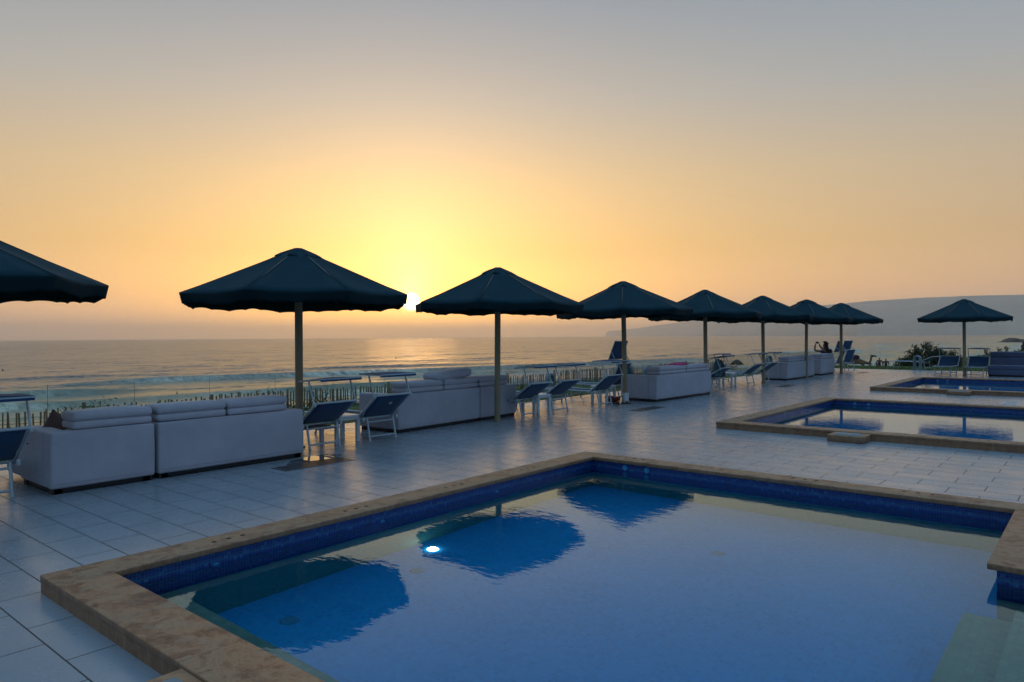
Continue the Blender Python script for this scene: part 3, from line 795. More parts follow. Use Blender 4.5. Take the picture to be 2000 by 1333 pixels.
# ------------------------------------------------------------------ loungers
# local: +x = head end, y across, foot of the head legs at x = 0
def sheet(mb_, p, q, w_, thick, sag=0.0, n=10):
    """slung cloth between two cross ends p,q (x,z), width w_"""
    def f(u, v):
        x = p[0]+(q[0]-p[0])*u; z = p[1]+(q[1]-p[1])*u
        s_ = sag*math.sin(math.pi*u)**.6*(1-.25*(2*v-1)**2)
        return (x, (v-.5)*w_, z-s_)
    mb_.grid(f, n, 6)
def make_lounger(back=35, shade=0, arm=.345):
    """back: backrest angle in degrees, shade: None, 0 level, or tilt in degrees"""
    root = empty('sun_lounger'); W = .64
    hx, hz = -.22, .36; bl = .62
    tx, tz = hx+bl*math.cos(R(back)), hz+bl*math.sin(R(back))
    r = .017
    fr = MB()
    for s_ in (-1, 1):
        fr.tube([(-1.72, s_*W/2, hz), (hx, s_*W/2, hz)], r, 8)
    fr.tube([(-1.72, -W/2, hz), (-1.72, W/2, hz)], r, 8)
    fr.tube([(hx-.02, -W/2, hz-.02), (hx-.02, W/2, hz-.02)], r*.8, 8)
    fo = fr.build('frame', M['alu'], root)
    bs = MB(); sheet(bs, (-1.70, hz+.004), (hx-.02, hz+.004), W-.03, .002, .035); bs.build('seat', M['sling'], root, solid=.004)
    br = MB()
    for s_ in (-1, 1):
        br.tube([(hx-.06*math.cos(R(back)), s_*(W/2+.025), hz-.06*math.sin(R(back))), (tx, s_*(W/2+.025), tz)], r*1.15, 8)
    br.tube([(tx, -W/2-.025, tz), (tx, W/2+.025, tz)], r, 8)
    bf = br.build('back_frame', M['alu'], root)
    bk = MB(); sheet(bk, (hx+.01, hz+.008), (tx-.005, tz), W+.01, .002, .03); bk.build('backrest', M['sling'], root, solid=.004)
    # legs: two at the head, two at the foot, each pair with a stretcher
    for s_ in (-1, 1):
        lg = MB(); lg.tube([(-.075, s_*.265, hz), (0, s_*.265, .012)], r, 8); lo_ = lg.build('leg', M['alu'], root)
        ft = MB(); ft.tube([(0, s_*.265, 0), (-.003, s_*.265, .03)], .021, 8); ft.build('foot_cap', M['joint'], lo_)
        lg = MB(); lg.tube([(-1.36, s_*.265, hz), (-1.48, s_*.265, .012)], r, 8); lo_ = lg.build('leg', M['alu'], root)
        ft = MB(); ft.tube([(-1.48, s_*.265, 0), (-1.477, s_*.265, .03)], .021, 8); ft.build('foot_cap', M['joint'], lo_)
    for xa in (-.018, -1.465):
        st = MB(); st.tube([(xa, -.265, .07), (xa, .265, .07)], r*.85, 8); st.build('stretcher', M['alu'], root)
    st = MB(); st.tube([(-.06, -.265, .30), (-.06, .265, .30)], r*.8, 8); st.build('stretcher', M['alu'], root)
    jt = MB()
    for s_ in (-1, 1):
        jt.rbox(-.11, -.05, s_*(W/2+.02)-.02, s_*(W/2+.02)+.02, hz-.045, hz+.02, .01, 2)
    jt.build('hinge', M['joint'], root)
    # prop that holds the backrest up
    pr = MB()
    for s_ in (-1, 1):
        q = .45; pr.tube([(hx+.06, s_*(W/2), hz-.02), (hx+bl*q*math.cos(R(back)), s_*(W/2+.01), hz+bl*q*math.sin(R(back)))], .008, 6)
    pr.build('prop', M['alu'], root)
    if shade is not None:
        ax, az_ = tx-.03, tz-.02
        a = R(shade)
        cx_, cz_ = ax-.13+.05*math.sin(a), az_+arm
        cd = .28
        fx0 = (cx_-.24*math.cos(a)-.0, cz_+.24*math.sin(a)); fx1 = (cx_+cd*math.cos(a), cz_-cd*math.sin(a))
        for s_ in (-1, 1):
            am = MB(); am.tube([(ax, s_*(W/2+.05), az_), (cx_, s_*(W/2+.05), cz_-.01)], .0135, 8)
            ao = am.build('shade_arm', M['alu'], root)
            kn = MB(); kn.rbox(ax-.03, ax+.03, s_*(W/2+.05)-.018, s_*(W/2+.05)+.018, az_-.03, az_+.03, .012, 2); kn.build('knob', M['joint'], ao)
        cf = MB(); w2 = W/2+.045
        cor = [(fx0[0], -w2, fx0[1]), (fx1[0], -w2, fx1[1]), (fx1[0], w2, fx1[1]), (fx0[0], w2, fx0[1])]
        for p, q in zip(cor, cor[1:]+cor[:1]): cf.tube([p, q], .011, 8)
        so_ = None
        sc = MB()
        def f(u, v):
            x = fx0[0]+(fx1[0]-fx0[0])*u; z = fx0[1]+(fx1[1]-fx0[1])*u
            return (x, (2*v-1)*w2, z+.012+.018*math.cos((v-.5)*math.pi)*math.sin(math.pi*u))
        sc.grid(f, 8, 10)
        # hanging hem at the two ends
        so_ = sc.build('sunshade', M['shade_cloth'], root, solid=.004)
        cf.build('shade_frame', M['alu'], so_)
        hm = MB(); hm.box(fx1[0]-.004, fx1[0]+.004, -w2, w2, fx1[1]-.035, fx1[1]+.01); hm.build('hem', M['shade_cloth'], so_)
    return root
L0 = make_lounger(38, 0)
L1 = make_lounger(34, -5)
L3 = make_lounger(66, -68)
L2 = make_lounger(70, -72, .17)
L4 = make_lounger(36, 0)
L5 = make_lounger(30, -10)
LG = [(L0, -8.78, 2.02, 0, 'lounger cut by the left edge of the photo, in front of the first sofa'),
      (L1, -8.97, 6.29, 1, 'shaded lounger with brown cloth under it, right of the two nearest sofas'),
      (L0, -8.97, 7.40, 0, 'shaded lounger with round tag on its back, before the sofa with loose cushion'),
      (L1, -9.08, 11.36, -1, 'shaded lounger directly right of the sofa with the loose cushion'),
      (L1, -9.12, 12.46, 0, 'shaded lounger second to the right of the sofa with the loose cushion'),
      (L0, -9.05, 14.16, 0, 'shaded lounger directly left of the parasol pole with the white wrapper'),
      (L3, -9.75, 16.15, 4, 'lounger with upright backrest and tilted shade behind the wrapped pole'),
      (L5, -9.10, 20.45, 0, 'shaded lounger right of the sofa with the pink towel, beach bag on it'),
      (L1, -9.75, 21.75, 3, 'shaded lounger just beyond the one with the dark beach bag'),
      (L1, -9.02, 22.98, 0, 'second shaded lounger to the left of the far sofa'),
      (L1, -9.02, 24.33, 0, 'shaded lounger directly left of the far sofa'),
      (L2, -9.05, 33.75, 0, 'lounger with upright backrest at the end of the row, right of the person'),
      (L2, -9.10, 35.25, -14, 'rearmost lounger with upright backrest turned slightly away, before the camel'),
      (L4, -5.02, 33.95, 90, 'lounger facing the camera left of the lone parasol pole, its shade raised'),
      (L4, -3.98, 33.90, 92, 'lounger facing the camera between the lone parasol pole and the dark sofa'),
      ]
used = set(); lounger_objs = []
for p_, x, y, rz, lab in LG:
    o = copy_tree(p_) if p_ in used else p_
    used.add(p_)
    o.location = (x, y, 0); o.rotation_euler = (0, 0, R(rz)); tag(o, lab, 'sun lounger', 'aluminium sun loungers with navy slings')
    lounger_objs.append(o)
def find_child(o, name): return [c for c in o.children if c.name.split('.')[0] == name]
lb = make_lounger(24, None); lb.location = (-6.5, 38.2, -.02); lb.rotation_euler = (0, 0, R(-14))
tag(lb, 'low lounger lying out on the lawn beyond the far edge of the deck', 'sun lounger', 'aluminium sun loungers with navy slings')
# round tag on the back of one
tg = MB(); tg.tube([(.12, 0.06, .585), (.112, .06, .597)], [.028, .028], 16); tg.build('round_tag', M['joint'], lounger_objs[2])

# ------------------------------------------------------------------ side tables
def make_table():
    root = empty('side_table')
    t_ = MB(); t_.rbox(-.24, .24, -.24, .24, .385, .425, .012, 2)
    t_.rbox(-.225, .225, -.225, .225, .35, .386, .006, 1)
    t_.build('tabletop', M['white_plastic'], root)
    for sx in (-1, 1):
        for sy_ in (-1, 1):
            l = MB(); l.bar((sx*.2, sy_*.2, 0), (sx*.2, sy_*.2, .352), .055, .055); l.build('leg', M['white_plastic'], root)
    return root
T0 = make_table()
for i, (x, y, lab) in enumerate([(-9.36, 6.84, 'white side table between the first two shaded loungers'),
                                 (-9.33, 11.86, 'white side table between the loungers beside the sofa with the loose cushion'),
                                 (-9.62, 14.95, 'white side table behind the parasol pole with the white wrapper'),
                                 (-9.55, 22.30, 'white side table between the loungers beyond the sofa with the pink towel')]):
    o = T0 if i == 0 else copy_tree(T0)
    o.location = (x, y, 0); o.rotation_euler = (0, 0, R(2*i)); tag(o, lab, 'table', 'white side tables')

# ------------------------------------------------------------------ sofas
# local: back plane x = 0, body towards -x, y along the back
def sofa(x, y, L, lab, rz=0, depth=1.02, arm_l=True, arm_r=False, cush=2, chaise=False, mat='sofa', cmat='sofa_cush', roll=True, single_roll=False, h=.665, inset_l=.0, backh=None):
    root = empty('sofa', (x, y, 0), R(rz))
    tag(root, lab, 'sofa', 'pale upholstered sofas along the terrace' if mat == 'sofa' else None)
    p_ = MB()
    b0, b1 = .06, .025
    p_.rbox(-depth+.05, -.04, .04, L-.04, .0, .085, .004, 1); p_.build('plinth', M['plinth'], root)
    bk = MB(); bk.rbox(-.24, 0, 0, L, b0, h, .028, 4, jig=.007); bko = bk.build('back', M[mat], root)
    pp = MB()
    for yy in (.012, L-.012): pp.tube([(-.009, yy, b0+.03), (-.007, yy+.002, (b0+h)/2), (-.009, yy, h-.03)], .0045, 6)
    pp.tube([(-.009, .03, h-.012), (-.006, L*.5, h-.010), (-.009, L-.03, h-.012)], .0045, 6)
    pp.tube([(.0015, .03, b0+.055), (.003, L*.5, b0+.053), (.0015, L-.03, b0+.055)], .003, 6)
    pp.build('piping', M[mat], bko)
    la = .22 if arm_l else 0; ra = .22 if arm_r else 0
    sd = depth if not chaise else depth+.65
    s_ = MB(); s_.rbox(-depth+.01, -.2405, la+.001, L-ra-.001, b0, .27, .02, 3); s_.build('seat_base', M[mat], root)
    nC = cush
    cw = (L-la-ra)/nC
    for k in range(nC):
        y0_ = la+k*cw; y1_ = y0_+cw
        c = MB(); c.rbox(-depth, -.30, y0_+.008, y1_-.008, .272, .42, .04, 4, puff=.02, jig=.006); c.build('seat_cushion', M[cmat], root)
        c = MB(); c.rbox(-.42, -.245, y0_+.012, y1_-.012, .40, h-.01, .05, 4, jig=.008); c.build('back_cushion', M[cmat], root)
        if roll:
            z0_ = h+.005
            c = MB(); c.rbox(-.42, -.035, y0_+.01+inset_l*(k == 0), y1_-.01, z0_, z0_+.088, .035, 4, puff=.006, jig=.005); r1 = c.build('headrest_roll', M[cmat], root)
            if not single_roll:
                c = MB(); c.rbox(-.43, -.03, y0_+.006+inset_l*(k == 0), y1_-.006, z0_+.086, z0_+.19, .045, 4, puff=.012, jig=.009); c.build('headrest_roll', M[cmat], root)
    if arm_l:
        a = MB(); a.rbox(-depth+.002, -.2405, 0.001, la, b0+.001, h-.006, .03, 4, jig=.004); a.build('armrest', M[mat], root)
    if arm_r:
        a = MB(); a.rbox(-depth+.002, -.2405, L-ra, L-.001, b0+.001, h-.006, .03, 4, jig=.004); a.build('armrest', M[mat], root)
    if chaise:
        a = MB(); a.rbox(-depth-.65, -depth-.001, .03, L-.02, b0, .40, .04, 4, puff=.01); a.build('chaise', M[mat], root)
    for (fx, fy) in ((-.09, .07), (-.09, L-.07), (-depth+.1, .07), (-depth+.1, L-.07)):
        f = MB(); f.box(fx-.05, fx+.05, fy-.05, fy+.05, 0, .062); f.build('foot', M['plinth'], root)
    # hem seam round the bottom
    return root
S1 = sofa(-8.52, 2.56, 1.07, 'pale sofa module at the left with a brown cushion on its arm side', chaise=True, cush=1, arm_l=True)
S2 = sofa(-8.52, 3.67, 1.96, 'long pale sofa module with two pairs of rolled headrests, next to the leftmost module', cush=2, arm_l=False, arm_r=True)
S3 = sofa(-9.30, 8.0, 2.18, 'pale sofa module with two rolled headrests behind the second pair of loungers', rz=2.5, cush=2, arm_l=True)
S4 = sofa(-9.40, 10.21, 1.14, 'short pale sofa module partly hidden by the parasol pole right of the sun', rz=2.5, cush=1, arm_l=False, arm_r=True, single_roll=False)
S5 = sofa(-8.56, 15.72, 3.06, 'pale sofa with a pink towel on its headrest', rz=-1, cush=2, arm_l=True, arm_r=False, depth=1.05)
S6 = sofa(-8.84, 25.9, 3.1, 'far pale sofa next to the last two shaded loungers', cush=2, arm_l=True, depth=.95)
S7 = sofa(-8.86, 29.82, 1.95, 'pale sofa on which the person taking a photo sits', cush=1, arm_l=True, depth=1.0)
S8 = sofa(-1.1, 33.75, 2.45, 'dark blue sofa facing the camera at the right edge', rz=90, cush=2, arm_l=False, arm_r=False, mat='sofa_dark', cmat='sofa_dark', depth=1.05, h=.74)
S8.rotation_euler = (0, 0, R(90))
cu = MB(); cu.rbox(-.36, .04, -.30, .30, 0, .15, .06, 4, puff=.01, jig=.01)
o = cu.build('loose_cushion', M['sofa_cush']); o.location = (-9.48, 9.55, .862); o.rotation_euler = (R(3), R(2), R(5)); o.scale = (1, 1.75, 1)
tag(o, 'flat loose cushion lying on top of the sofa headrests beside the parasol pole', 'cushion')
cu = MB()
for sg in (-1, 1):
    cu.grid(lambda u, v, sg=sg: ((u-.5)*.46*(1-.12*math.sin(math.pi*v)), sg*.085*(math.sin(math.pi*u)*math.sin(math.pi*v))**.55, (v-.5)*.46*(1-.12*math.sin(math.pi*u))), 16, 16)
o = cu.build('throw_cushion', M['brown']); o.location = (-9.15, 2.84, .56); o.rotation_euler = (R(-25), R(28), R(52))
tag(o, 'dark brown throw cushion leaning on the leftmost sofa', 'cushion')
# pink towel draped on the sofa headrest
def cloth_heap(name, mat, cx_, cy_, z0_, wx, wy, h_, seed, lab, cat, rz=0):
    mb_ = MB()
    def f(u, v):
        x = (u-.5)*2; y = (v-.5)*2
        rr = 1+.25*noise.noise(Vector((x*2, y*2, seed)))
        d_ = max(0, 1-(x*x+y*y)/(rr*1.3))
        n_ = noise.noise(Vector((x*3.1, y*2.3, seed)))+.5*noise.noise(Vector((x*7, y*6, seed+4)))
        return (x*wx*rr, y*wy*rr, h_*(d_**.6)*(.75+.5*n_)-.012)
    mb_.grid(f, 26, 26)
    o_ = mb_.build(name, mat); o_.location = (cx_, cy_, z0_); o_.rotation_euler = (0, 0, R(rz))
    m_ = o_.modifiers.new('thickness', 'SOLIDIFY'); m_.thickness = .006
    return tag(o_, lab, cat)
cloth_heap('towel', M['pink'], -8.80, 17.35, .865, .20, .42, .10, 3.3, 'crumpled magenta towel on top of the sofa headrest', 'towel')
def hanging_cloth(name, mat, x, y, z0_, w_, h_, seed, lab, cat, rz=0, thick=.08):
    mb_ = MB()
    def f(u, v):
        a = u*2*math.pi
        rr = .5+.5*math.sin(math.pi*min(1, .25+v*.85))**.5
        fold = 1+.18*math.sin(a*4+seed)+.12*math.sin(a*7+seed*2)
        return (math.cos(a)*thick*rr*fold, math.sin(a)*w_/2*rr*(1+.08*math.sin(v*9+seed)), v*h_)
    mb_.grid(f, 40, 12)
    o_ = mb_.build(name, mat); o_.location = (x, y, z0_); o_.rotation_euler = (0, 0, R(rz)); return tag(o_, lab, cat)
hanging_cloth('towel', M['teal_towel'], -9.55, 16.06, .40, .5, .42, 1.0, 'teal towel hanging over the upright lounger behind the wrapped pole', 'towel')
hanging_cloth('towel', M['teal_towel'], -9.0, 20.30, .42, .38, .52, 2.0, 'grey-blue towel hanging from the lounger right of the pink-towel sofa', 'towel', thick=.10)
hanging_cloth('beach_bag', M['navy_towel'], -9.25, 20.95, .36, .50, .52, 4.0, 'dark bulging beach bag on the lounger right of the pink-towel sofa', 'bag', thick=.16)
cloth_heap('brown_cloth', M['brown'], -9.28, 6.30, .30, .14, .26, .05, 7.1, 'brown cloth lying under the raised back of the first shaded lounger', 'cloth')
# wrapper round pole foot and red bag
wr = MB()
wr.grid(lambda u, v: ((.078+.008*math.sin(u*25)+.004*math.sin(v*9))*math.cos(u*6.2832), (.078+.008*math.sin(u*25))*math.sin(u*6.2832), v*(.24+.018*math.sin(u*31))), 48, 5)
o = wr.build('pole_wrapper', M['white_plastic']); o.location = (-9.13, 15.18, .004)
o.modifiers.new('t', 'SOLIDIFY').thickness = .004
tag(o, 'white crumpled wrapper round the foot of a parasol pole', 'wrapper')
rb_ = MB()
def bowl(u, v):
    a = u*2*math.pi; r_ = .05+.17*v**.6
    return (math.cos(a)*r_, math.sin(a)*r_*.8, .14*v**1.6+.01*math.sin(a*3)*v)
rb_.grid(bowl, 24, 6); rb_.disc((0, 0, .002), .05, 16)
o = rb_.build('basket', M['red']); o.location = (-9.42, 15.06, .002); o.modifiers.new('t', 'SOLIDIFY').thickness = .008
tag(o, 'small dark red basket on the deck beside the wrapped pole', 'basket')
# sandals
def sandal(x, y, rz, lab):
    mb_ = MB(); mb_.rbox(-.12, .12, -.04, .04, 0, .018, .008, 2)
    o_ = mb_.build('sandal', M['navy_towel'])
    st = MB(); st.grid(lambda u, v: (.0+.06*u, -.042+.084*v, .018+.045*math.sin(math.pi*v)), 3, 8); st.build('strap', M['red'], o_, solid=.004)
    o_.location = (x, y, .001); o_.rotation_euler = (0, 0, R(rz)); tag(o_, lab, 'sandal')
sandal(-8.98, 14.95, 40, 'dark sandal nearest the wrapped pole on its left')
sandal(-9.10, 14.72, -10, 'dark sandal under the head end of the lounger left of the wrapped pole')

# ------------------------------------------------------------------ floor grates / gutters in the deck
def gutter(x, y, L, W_, lab, mat='grate', bars=True):
    root = empty('floor_grate', (x, y, 0)); tag(root, lab, 'grate', 'long drain grates in the deck')
    f = MB(); f.box(0, W_, 0, .03, .001, .006); f.box(0, W_, L-.03, L, .001, .006); f.box(0, .03, .03, L-.03, .001, .006); f.box(W_-.03, W_, .03, L-.03, .001, .006)
    f.build('frame', M[mat], root)
    b_ = MB(); n_ = int(L/.045)
    for i in range(n_): b_.box(.03, W_-.03, .034+i*.045, .034+i*.045+.026, .0015, .005)
    b_.build('slats', M[mat], root)
    u_ = MB(); u_.add([(.02, .02, .0008), (W_-.02, .02, .0008), (W_-.02, L-.02, .0008), (.02, L-.02, .0008)], [(0, 1, 2, 3)]); u_.build('channel', M['hole'], root)
gutter(-8.12, 4.88, 1.05, .34, 'drain grate by the end of the second sofa module')
gutter(-8.12, 13.6, 1.15, .34, 'drain grate in front of the sofa with the pink towel')
gutter(-8.12, 22.6, 1.1, .34, 'drain grate in front of the far sofa')
gutter(-8.25, 32.5, 1.2, .3, 'drain grate near the last parasol of the row')
gutter(-1.92, 19.85, 1.1, .32, 'pale slatted drain grate beyond the middle pool', 'grate_white')
# wet film in front of the first grate
wm, wt_, wp = newmat('wet_film'); wp.inputs['Base Color'].default_value = (.10, .11, .12, 1); wp.inputs['Roughness'].default_value = .03
pud = MB()
ang = [i*2*math.pi/40 for i in range(40)]
pud.add([( .17*math.cos(a)*(1+.25*math.sin(3*a)), .42*math.sin(a)*(1+.2*math.cos(5*a)), 0) for a in ang], [tuple(range(40))])
o = pud.build('puddle', wm); o.location = (-8.28, 5.62, .0072); o.rotation_euler = (0, 0, .1); tag(o, kind='structure')

# ------------------------------------------------------------------ arched garden bollards
def make_arch():
    root = empty('garden_arch')
    a = MB(); n_ = 20
    def ringpt(t, ro):   # path: left foot up, half circle, right foot down
        hw, ht = .125, .50
        L1 = ht; L2 = math.pi*hw; tot = 2*L1+L2; s_ = t*tot
        if s_ < L1: return (-hw*ro, s_)
        if s_ > L1+L2: return (hw*ro, ht-(s_-L1-L2))
        an = math.pi-(s_-L1)/hw
        return (math.cos(an)*hw*ro, ht+math.sin(an)*hw*ro)
    vs = []
    for i in range(n_+1):
        for ro, dx in ((1.35, -.07), (1.35, .07), (.80, .07), (.80, -.07)):
            y_, z_ = ringpt(i/n_, ro); vs.append((dx, y_, z_))
    fs = [(i*4+k, i*4+(k+1) % 4, (i+1)*4+(k+1) % 4, (i+1)*4+k) for i in range(n_) for k in range(4)]
    a.add(vs, fs, True); a.build('arch', M['arch'], root)
    b_ = MB(); b_.rbox(-.10, .10, -.19, .19, -.02, .03, .008, 2); b_.build('base', M['arch'], root)
    return root
A0 = make_arch()
for i, (x, y, z, rz, lab) in enumerate([(-12.0, 4.72, -.06, 12, 'grey arched bollard whose top shows above the leftmost sofa module'),
        (-12.0, 10.4, -.06, 25, 'grey arched bollard on the lawn beside the second pair of loungers'),
        (-12.0, 15.9, -.05, 8, 'grey arched bollard on the lawn behind the shaded loungers left of the wrapped pole'),
        (-12.0, 21.35, -.06, -5, 'grey arched bollard on the lawn behind the pink-towel sofa'),
        (-12.0, 26.9, -.05, 10, 'grey arched bollard on the lawn beyond the dark beach bag'),
        (-12.0, 32.7, .04, -20, 'grey arched bollard on the lawn left of the far sofa'),
        (-6.75, 37.2, 0, 68, 'grey arched bollard beside the lounger facing the camera, left of the lone parasol')]):
    o = A0 if i == 0 else copy_tree(A0)
    o.location = (x, y, z); o.rotation_euler = (0, 0, R(rz)); tag(o, lab, 'bollard', 'grey arched bollards on the lawn')

# ------------------------------------------------------------------ glass balustrade and picket fence
bal = empty('glass_balustrade', (-14.9, 4.25, 0)); tag(bal, 'clear glass balustrade with thin posts along the lawn above the sea', 'balustrade')
def balustrade(root, P, Q, n_, zb0, zt0, last=True):
    P = Vector(P); Q = Vector(Q); o_ = Vector(root.location)
    for i in range(n_+1):
        a = P.lerp(Q, i/n_)
        if i < n_ or last:
            m_ = MB(); m_.tube([(a.x-o_.x, a.y-o_.y, zb0), (a.x-o_.x, a.y-o_.y, zt0+.02)], .0042, 8); m_.build('post', M['post'], root)
        if i < n_:
            b_ = P.lerp(Q, (i+1)/n_); dd = (b_-a).normalized(); a2 = a+dd*.02; b2 = b_-dd*.02
            nrm = Vector((-dd.y, dd.x, 0))*.005
            m_ = MB(); vs = []
            for z in (zb0+.05, zt0):
                for p in (a2-nrm, b2-nrm, b2+nrm, a2+nrm): vs.append((p.x-o_.x, p.y-o_.y, z))
            m_.add(vs, [(0, 1, 2, 3), (7, 6, 5, 4), (0, 4, 5, 1), (1, 5, 6, 2), (2, 6, 7, 3), (3, 7, 4, 0)]); m_.build('glass_pane', M['glass'], root)
balustrade(bal, (-15.8, -4.3, 0), (-11.0, 42.3, 0), 32, -.25, .80, last=False)
balustrade(bal, (-11.0, 42.3, 0), (12, 42.3, 0), 15, -.2, .80)
pf = empty('picket_fence', (-17.3, 3, -1)); tag(pf, 'rough chestnut paling fence of uneven stakes below the lawn', 'fence')
rs = random.Random(5)
m_ = MB(); y = -8.0
while y < 40:
    h_ = 1.14+rs.uniform(-.05, .05)+.04*math.sin(y*.8); tl = rs.uniform(-.05, .05); wd = rs.uniform(.020, .030)
    x = -17.3+rs.uniform(-.02, .02)+.1*math.sin(y*.25)
    m_.bar((x, y, -1), (x+rs.uniform(-.02, .02), y+tl, -1+h_+.04), wd, .03)
    y += rs.uniform(.07, .09)
m_.v = [(a+17.3, b-3, c+1) for a, b, c in m_.v]; m_.build('paling', M['wood_fence'], pf)
for zz in (-.72, -.08):
    m_ = MB(); m_.tube([(.018+.1*math.sin((3+i)*.25)*1.0, i, zz+1+.01*math.sin(i*2)) for i in range(-11, 37)], .006, 6); m_.build('wire', M['post'], pf)
for i in range(-3, 14):
    yy = i*2.9; m_ = MB(); m_.cyl((.05+.1*math.sin(yy*.25), yy-3), .045, 0, 1.24+.05*rs.random(), 10, .04); m_.build('post', M['wood_fence'], pf)
# low clipped hedge strip between glass and fence
def leaf_cloud(name, mat, pts, size, seed, parent=None, loc=None):
    r_ = random.Random(seed); m2 = MB()
    for (x, y, z) in pts:
        a = r_.uniform(0, 6.28); b_ = r_.uniform(-1.2, 1.2); s_ = size*r_.uniform(.6, 1.4)
        u = Vector((math.cos(a)*math.cos(b_), math.sin(a)*math.cos(b_), math.sin(b_)))*s_
        v = u.cross(Vector((r_.uniform(-1, 1), r_.uniform(-1, 1), r_.uniform(-1, 1)))).normalized()*s_*.28
        c = Vector((x, y, z)); m2.add([c-u, c-v, c+u, c+v], [(0, 1, 2, 3)])
    return m2.build(name, mat, parent, loc)
hp = []
rs = random.Random(9)
for k in range(26000):
    y = rs.uniform(-6, 40); t_ = rs.random()**.7
    top = -.10+.05*noise.noise(Vector((y*1.3, 0, 0)))+.03*noise.noise(Vector((y*5, 1, 0)))
    hp.append((rs.uniform(-16.9, -16.35), y, -.65+(top+.65)*t_))
tag(leaf_cloud('hedge', M['leaf'], hp, .04, 3), 'low dark hedge strip at the foot of the paling fence', 'hedge')

# ------------------------------------------------------------------ shrubs
def shrub(name, x, y, z, w_, h_, n_br, seed, lab, cat, mat='leaf', leaf=.035, dens=60):
    root = empty(name, (x, y, z)); tag(root, lab, cat); r_ = random.Random(seed)
    br = MB(); pts = []
    for k in range(n_br):
        t_ = (k+r_.random())/n_br*2-1
        bx = t_*w_*.32; by = r_.uniform(-.3, .3)
        ex = t_*w_*.5+r_.uniform(-.25, .25); hh = h_*(1-.45*abs(t_)**2)*r_.uniform(.72, 1.05); ey = by+r_.uniform(-.5, .5)
        P = [Vector((bx, by, 0)), Vector((bx*.8+ex*.2, by, hh*.4)), Vector((ex*.7+bx*.3+r_.uniform(-.1, .1), (by+ey)/2, hh*.72)), Vector((ex, ey, hh))]
        br.tube(P, [.02, .015, .010, .004], 5)
        for q in range(dens):
            s_ = r_.random()**.6*3; i = min(2, int(s_)); c = P[i].lerp(P[i+1], s_-i)
            sp = .06+.16*(1-s_/3)+.03
            pts.append((c.x+r_.gauss(0, sp), c.y+r_.gauss(0, sp), max(0, c.z+r_.gauss(0, sp*.8))))
    br.build('branches', M['bark'], root)
    leaf_cloud('foliage', M[mat], pts, leaf, seed, root)
shrub('shrub', -7.35, 43.4, -.9, 2.9, 2.05, 34, 4, 'feathery dark tamarisk shrub behind the glass left of the lone parasol', 'shrub', leaf=.075, dens=330)
shrub('shrub', -16.0, 5.5, -.3, .55, .70, 9, 6, 'small leafy green plant behind the brown cushion', 'plant', 'leaf2', .035, 60)
shrub('shrub', -16.2, 9.9, -.35, .5, .75, 6, 8, 'thin weedy plant by the fence left of the second parasol pole', 'plant', 'leaf2', .03, 25)
shrub('shrub', -16.3, 11.2, -.4, .5, .8, 6, 18, 'thin weedy plant by the fence right of the second parasol pole', 'plant', 'leaf2', .03, 25)
shrub('shrub', -8.7, 95.0, -2.2, 6.0, 2.3, 20, 12, 'dark bushes in front of the grassy rise at the right', 'shrub', leaf=.12, dens=90)

# ------------------------------------------------------------------ beach things
def thatch(x, y, z, lab):
    root = empty('thatched_parasol', (x, y, z), 0); tag(root, lab, 'parasol')
    m2 = MB(); m2.cyl((0, 0), .05, 0, 2.0, 8); m2.build('pole', M['bark'], root)
    m2 = MB()
    m2.grid(lambda u, v: ((.05+1.0*v)*math.cos(u*6.2832)*(1+.08*math.sin(u*50)*v), (.05+1.0*v)*math.sin(u*6.2832)*(1+.08*math.sin(u*50)*v), 2.35-.75*v**1.5-.06*math.sin(u*37)*v), 48, 6)
    m2.build('roof', M['thatch'], root, solid=.05)
thatch(-44.2, 106.8, -4.5, 'dome of a thatched beach parasol below the lawn, left of the far loungers')
def rock(x, y, z, sx, sy_, sz, seed, lab, name='rock', cat='rock'):
    bm = bmesh.new(); bmesh.ops.create_icosphere(bm, subdivisions=4, radius=1)
    for v in bm.verts:
        n_ = noise.noise(v.co*1.3+Vector((seed, 0, 0)))+.5*noise.noise(v.co*3.1+Vector((0, seed, 0)))+.25*noise.noise(v.co*7)
        v.co *= 1+.35*n_
        v.co = Vector((v.co.x*sx, v.co.y*sy_, v.co.z*sz))
    me = bpy.data.meshes.new(name); bm.to_mesh(me); bm.free()
    o_ = bpy.data.objects.new(name, me); col.objects.link(o_); me.materials.append(M['rock']); o_.location = (x, y, z)
    return tag(o_, lab, cat)
rock(-22.4, 55.7, -1.45, .65, .6, .22, 2.2, 'flat dark rock under the thatched dome beyond the lawn')
rock(-21.7, 58.0, -1.3, .8, .8, .3, 5.2, 'dark rock right of the flat one beyond the lawn')
rock(-78, 947, -8.2, 15, 10, 4.6, 8.8, 'small dark rocky islet off the coast at the right', 'islet', 'islet')
rock(-6.5, 100, .1, 1.1, 1.5, .9, 12.1, 'dark rocky outcrop on the grassy rise at the right edge')

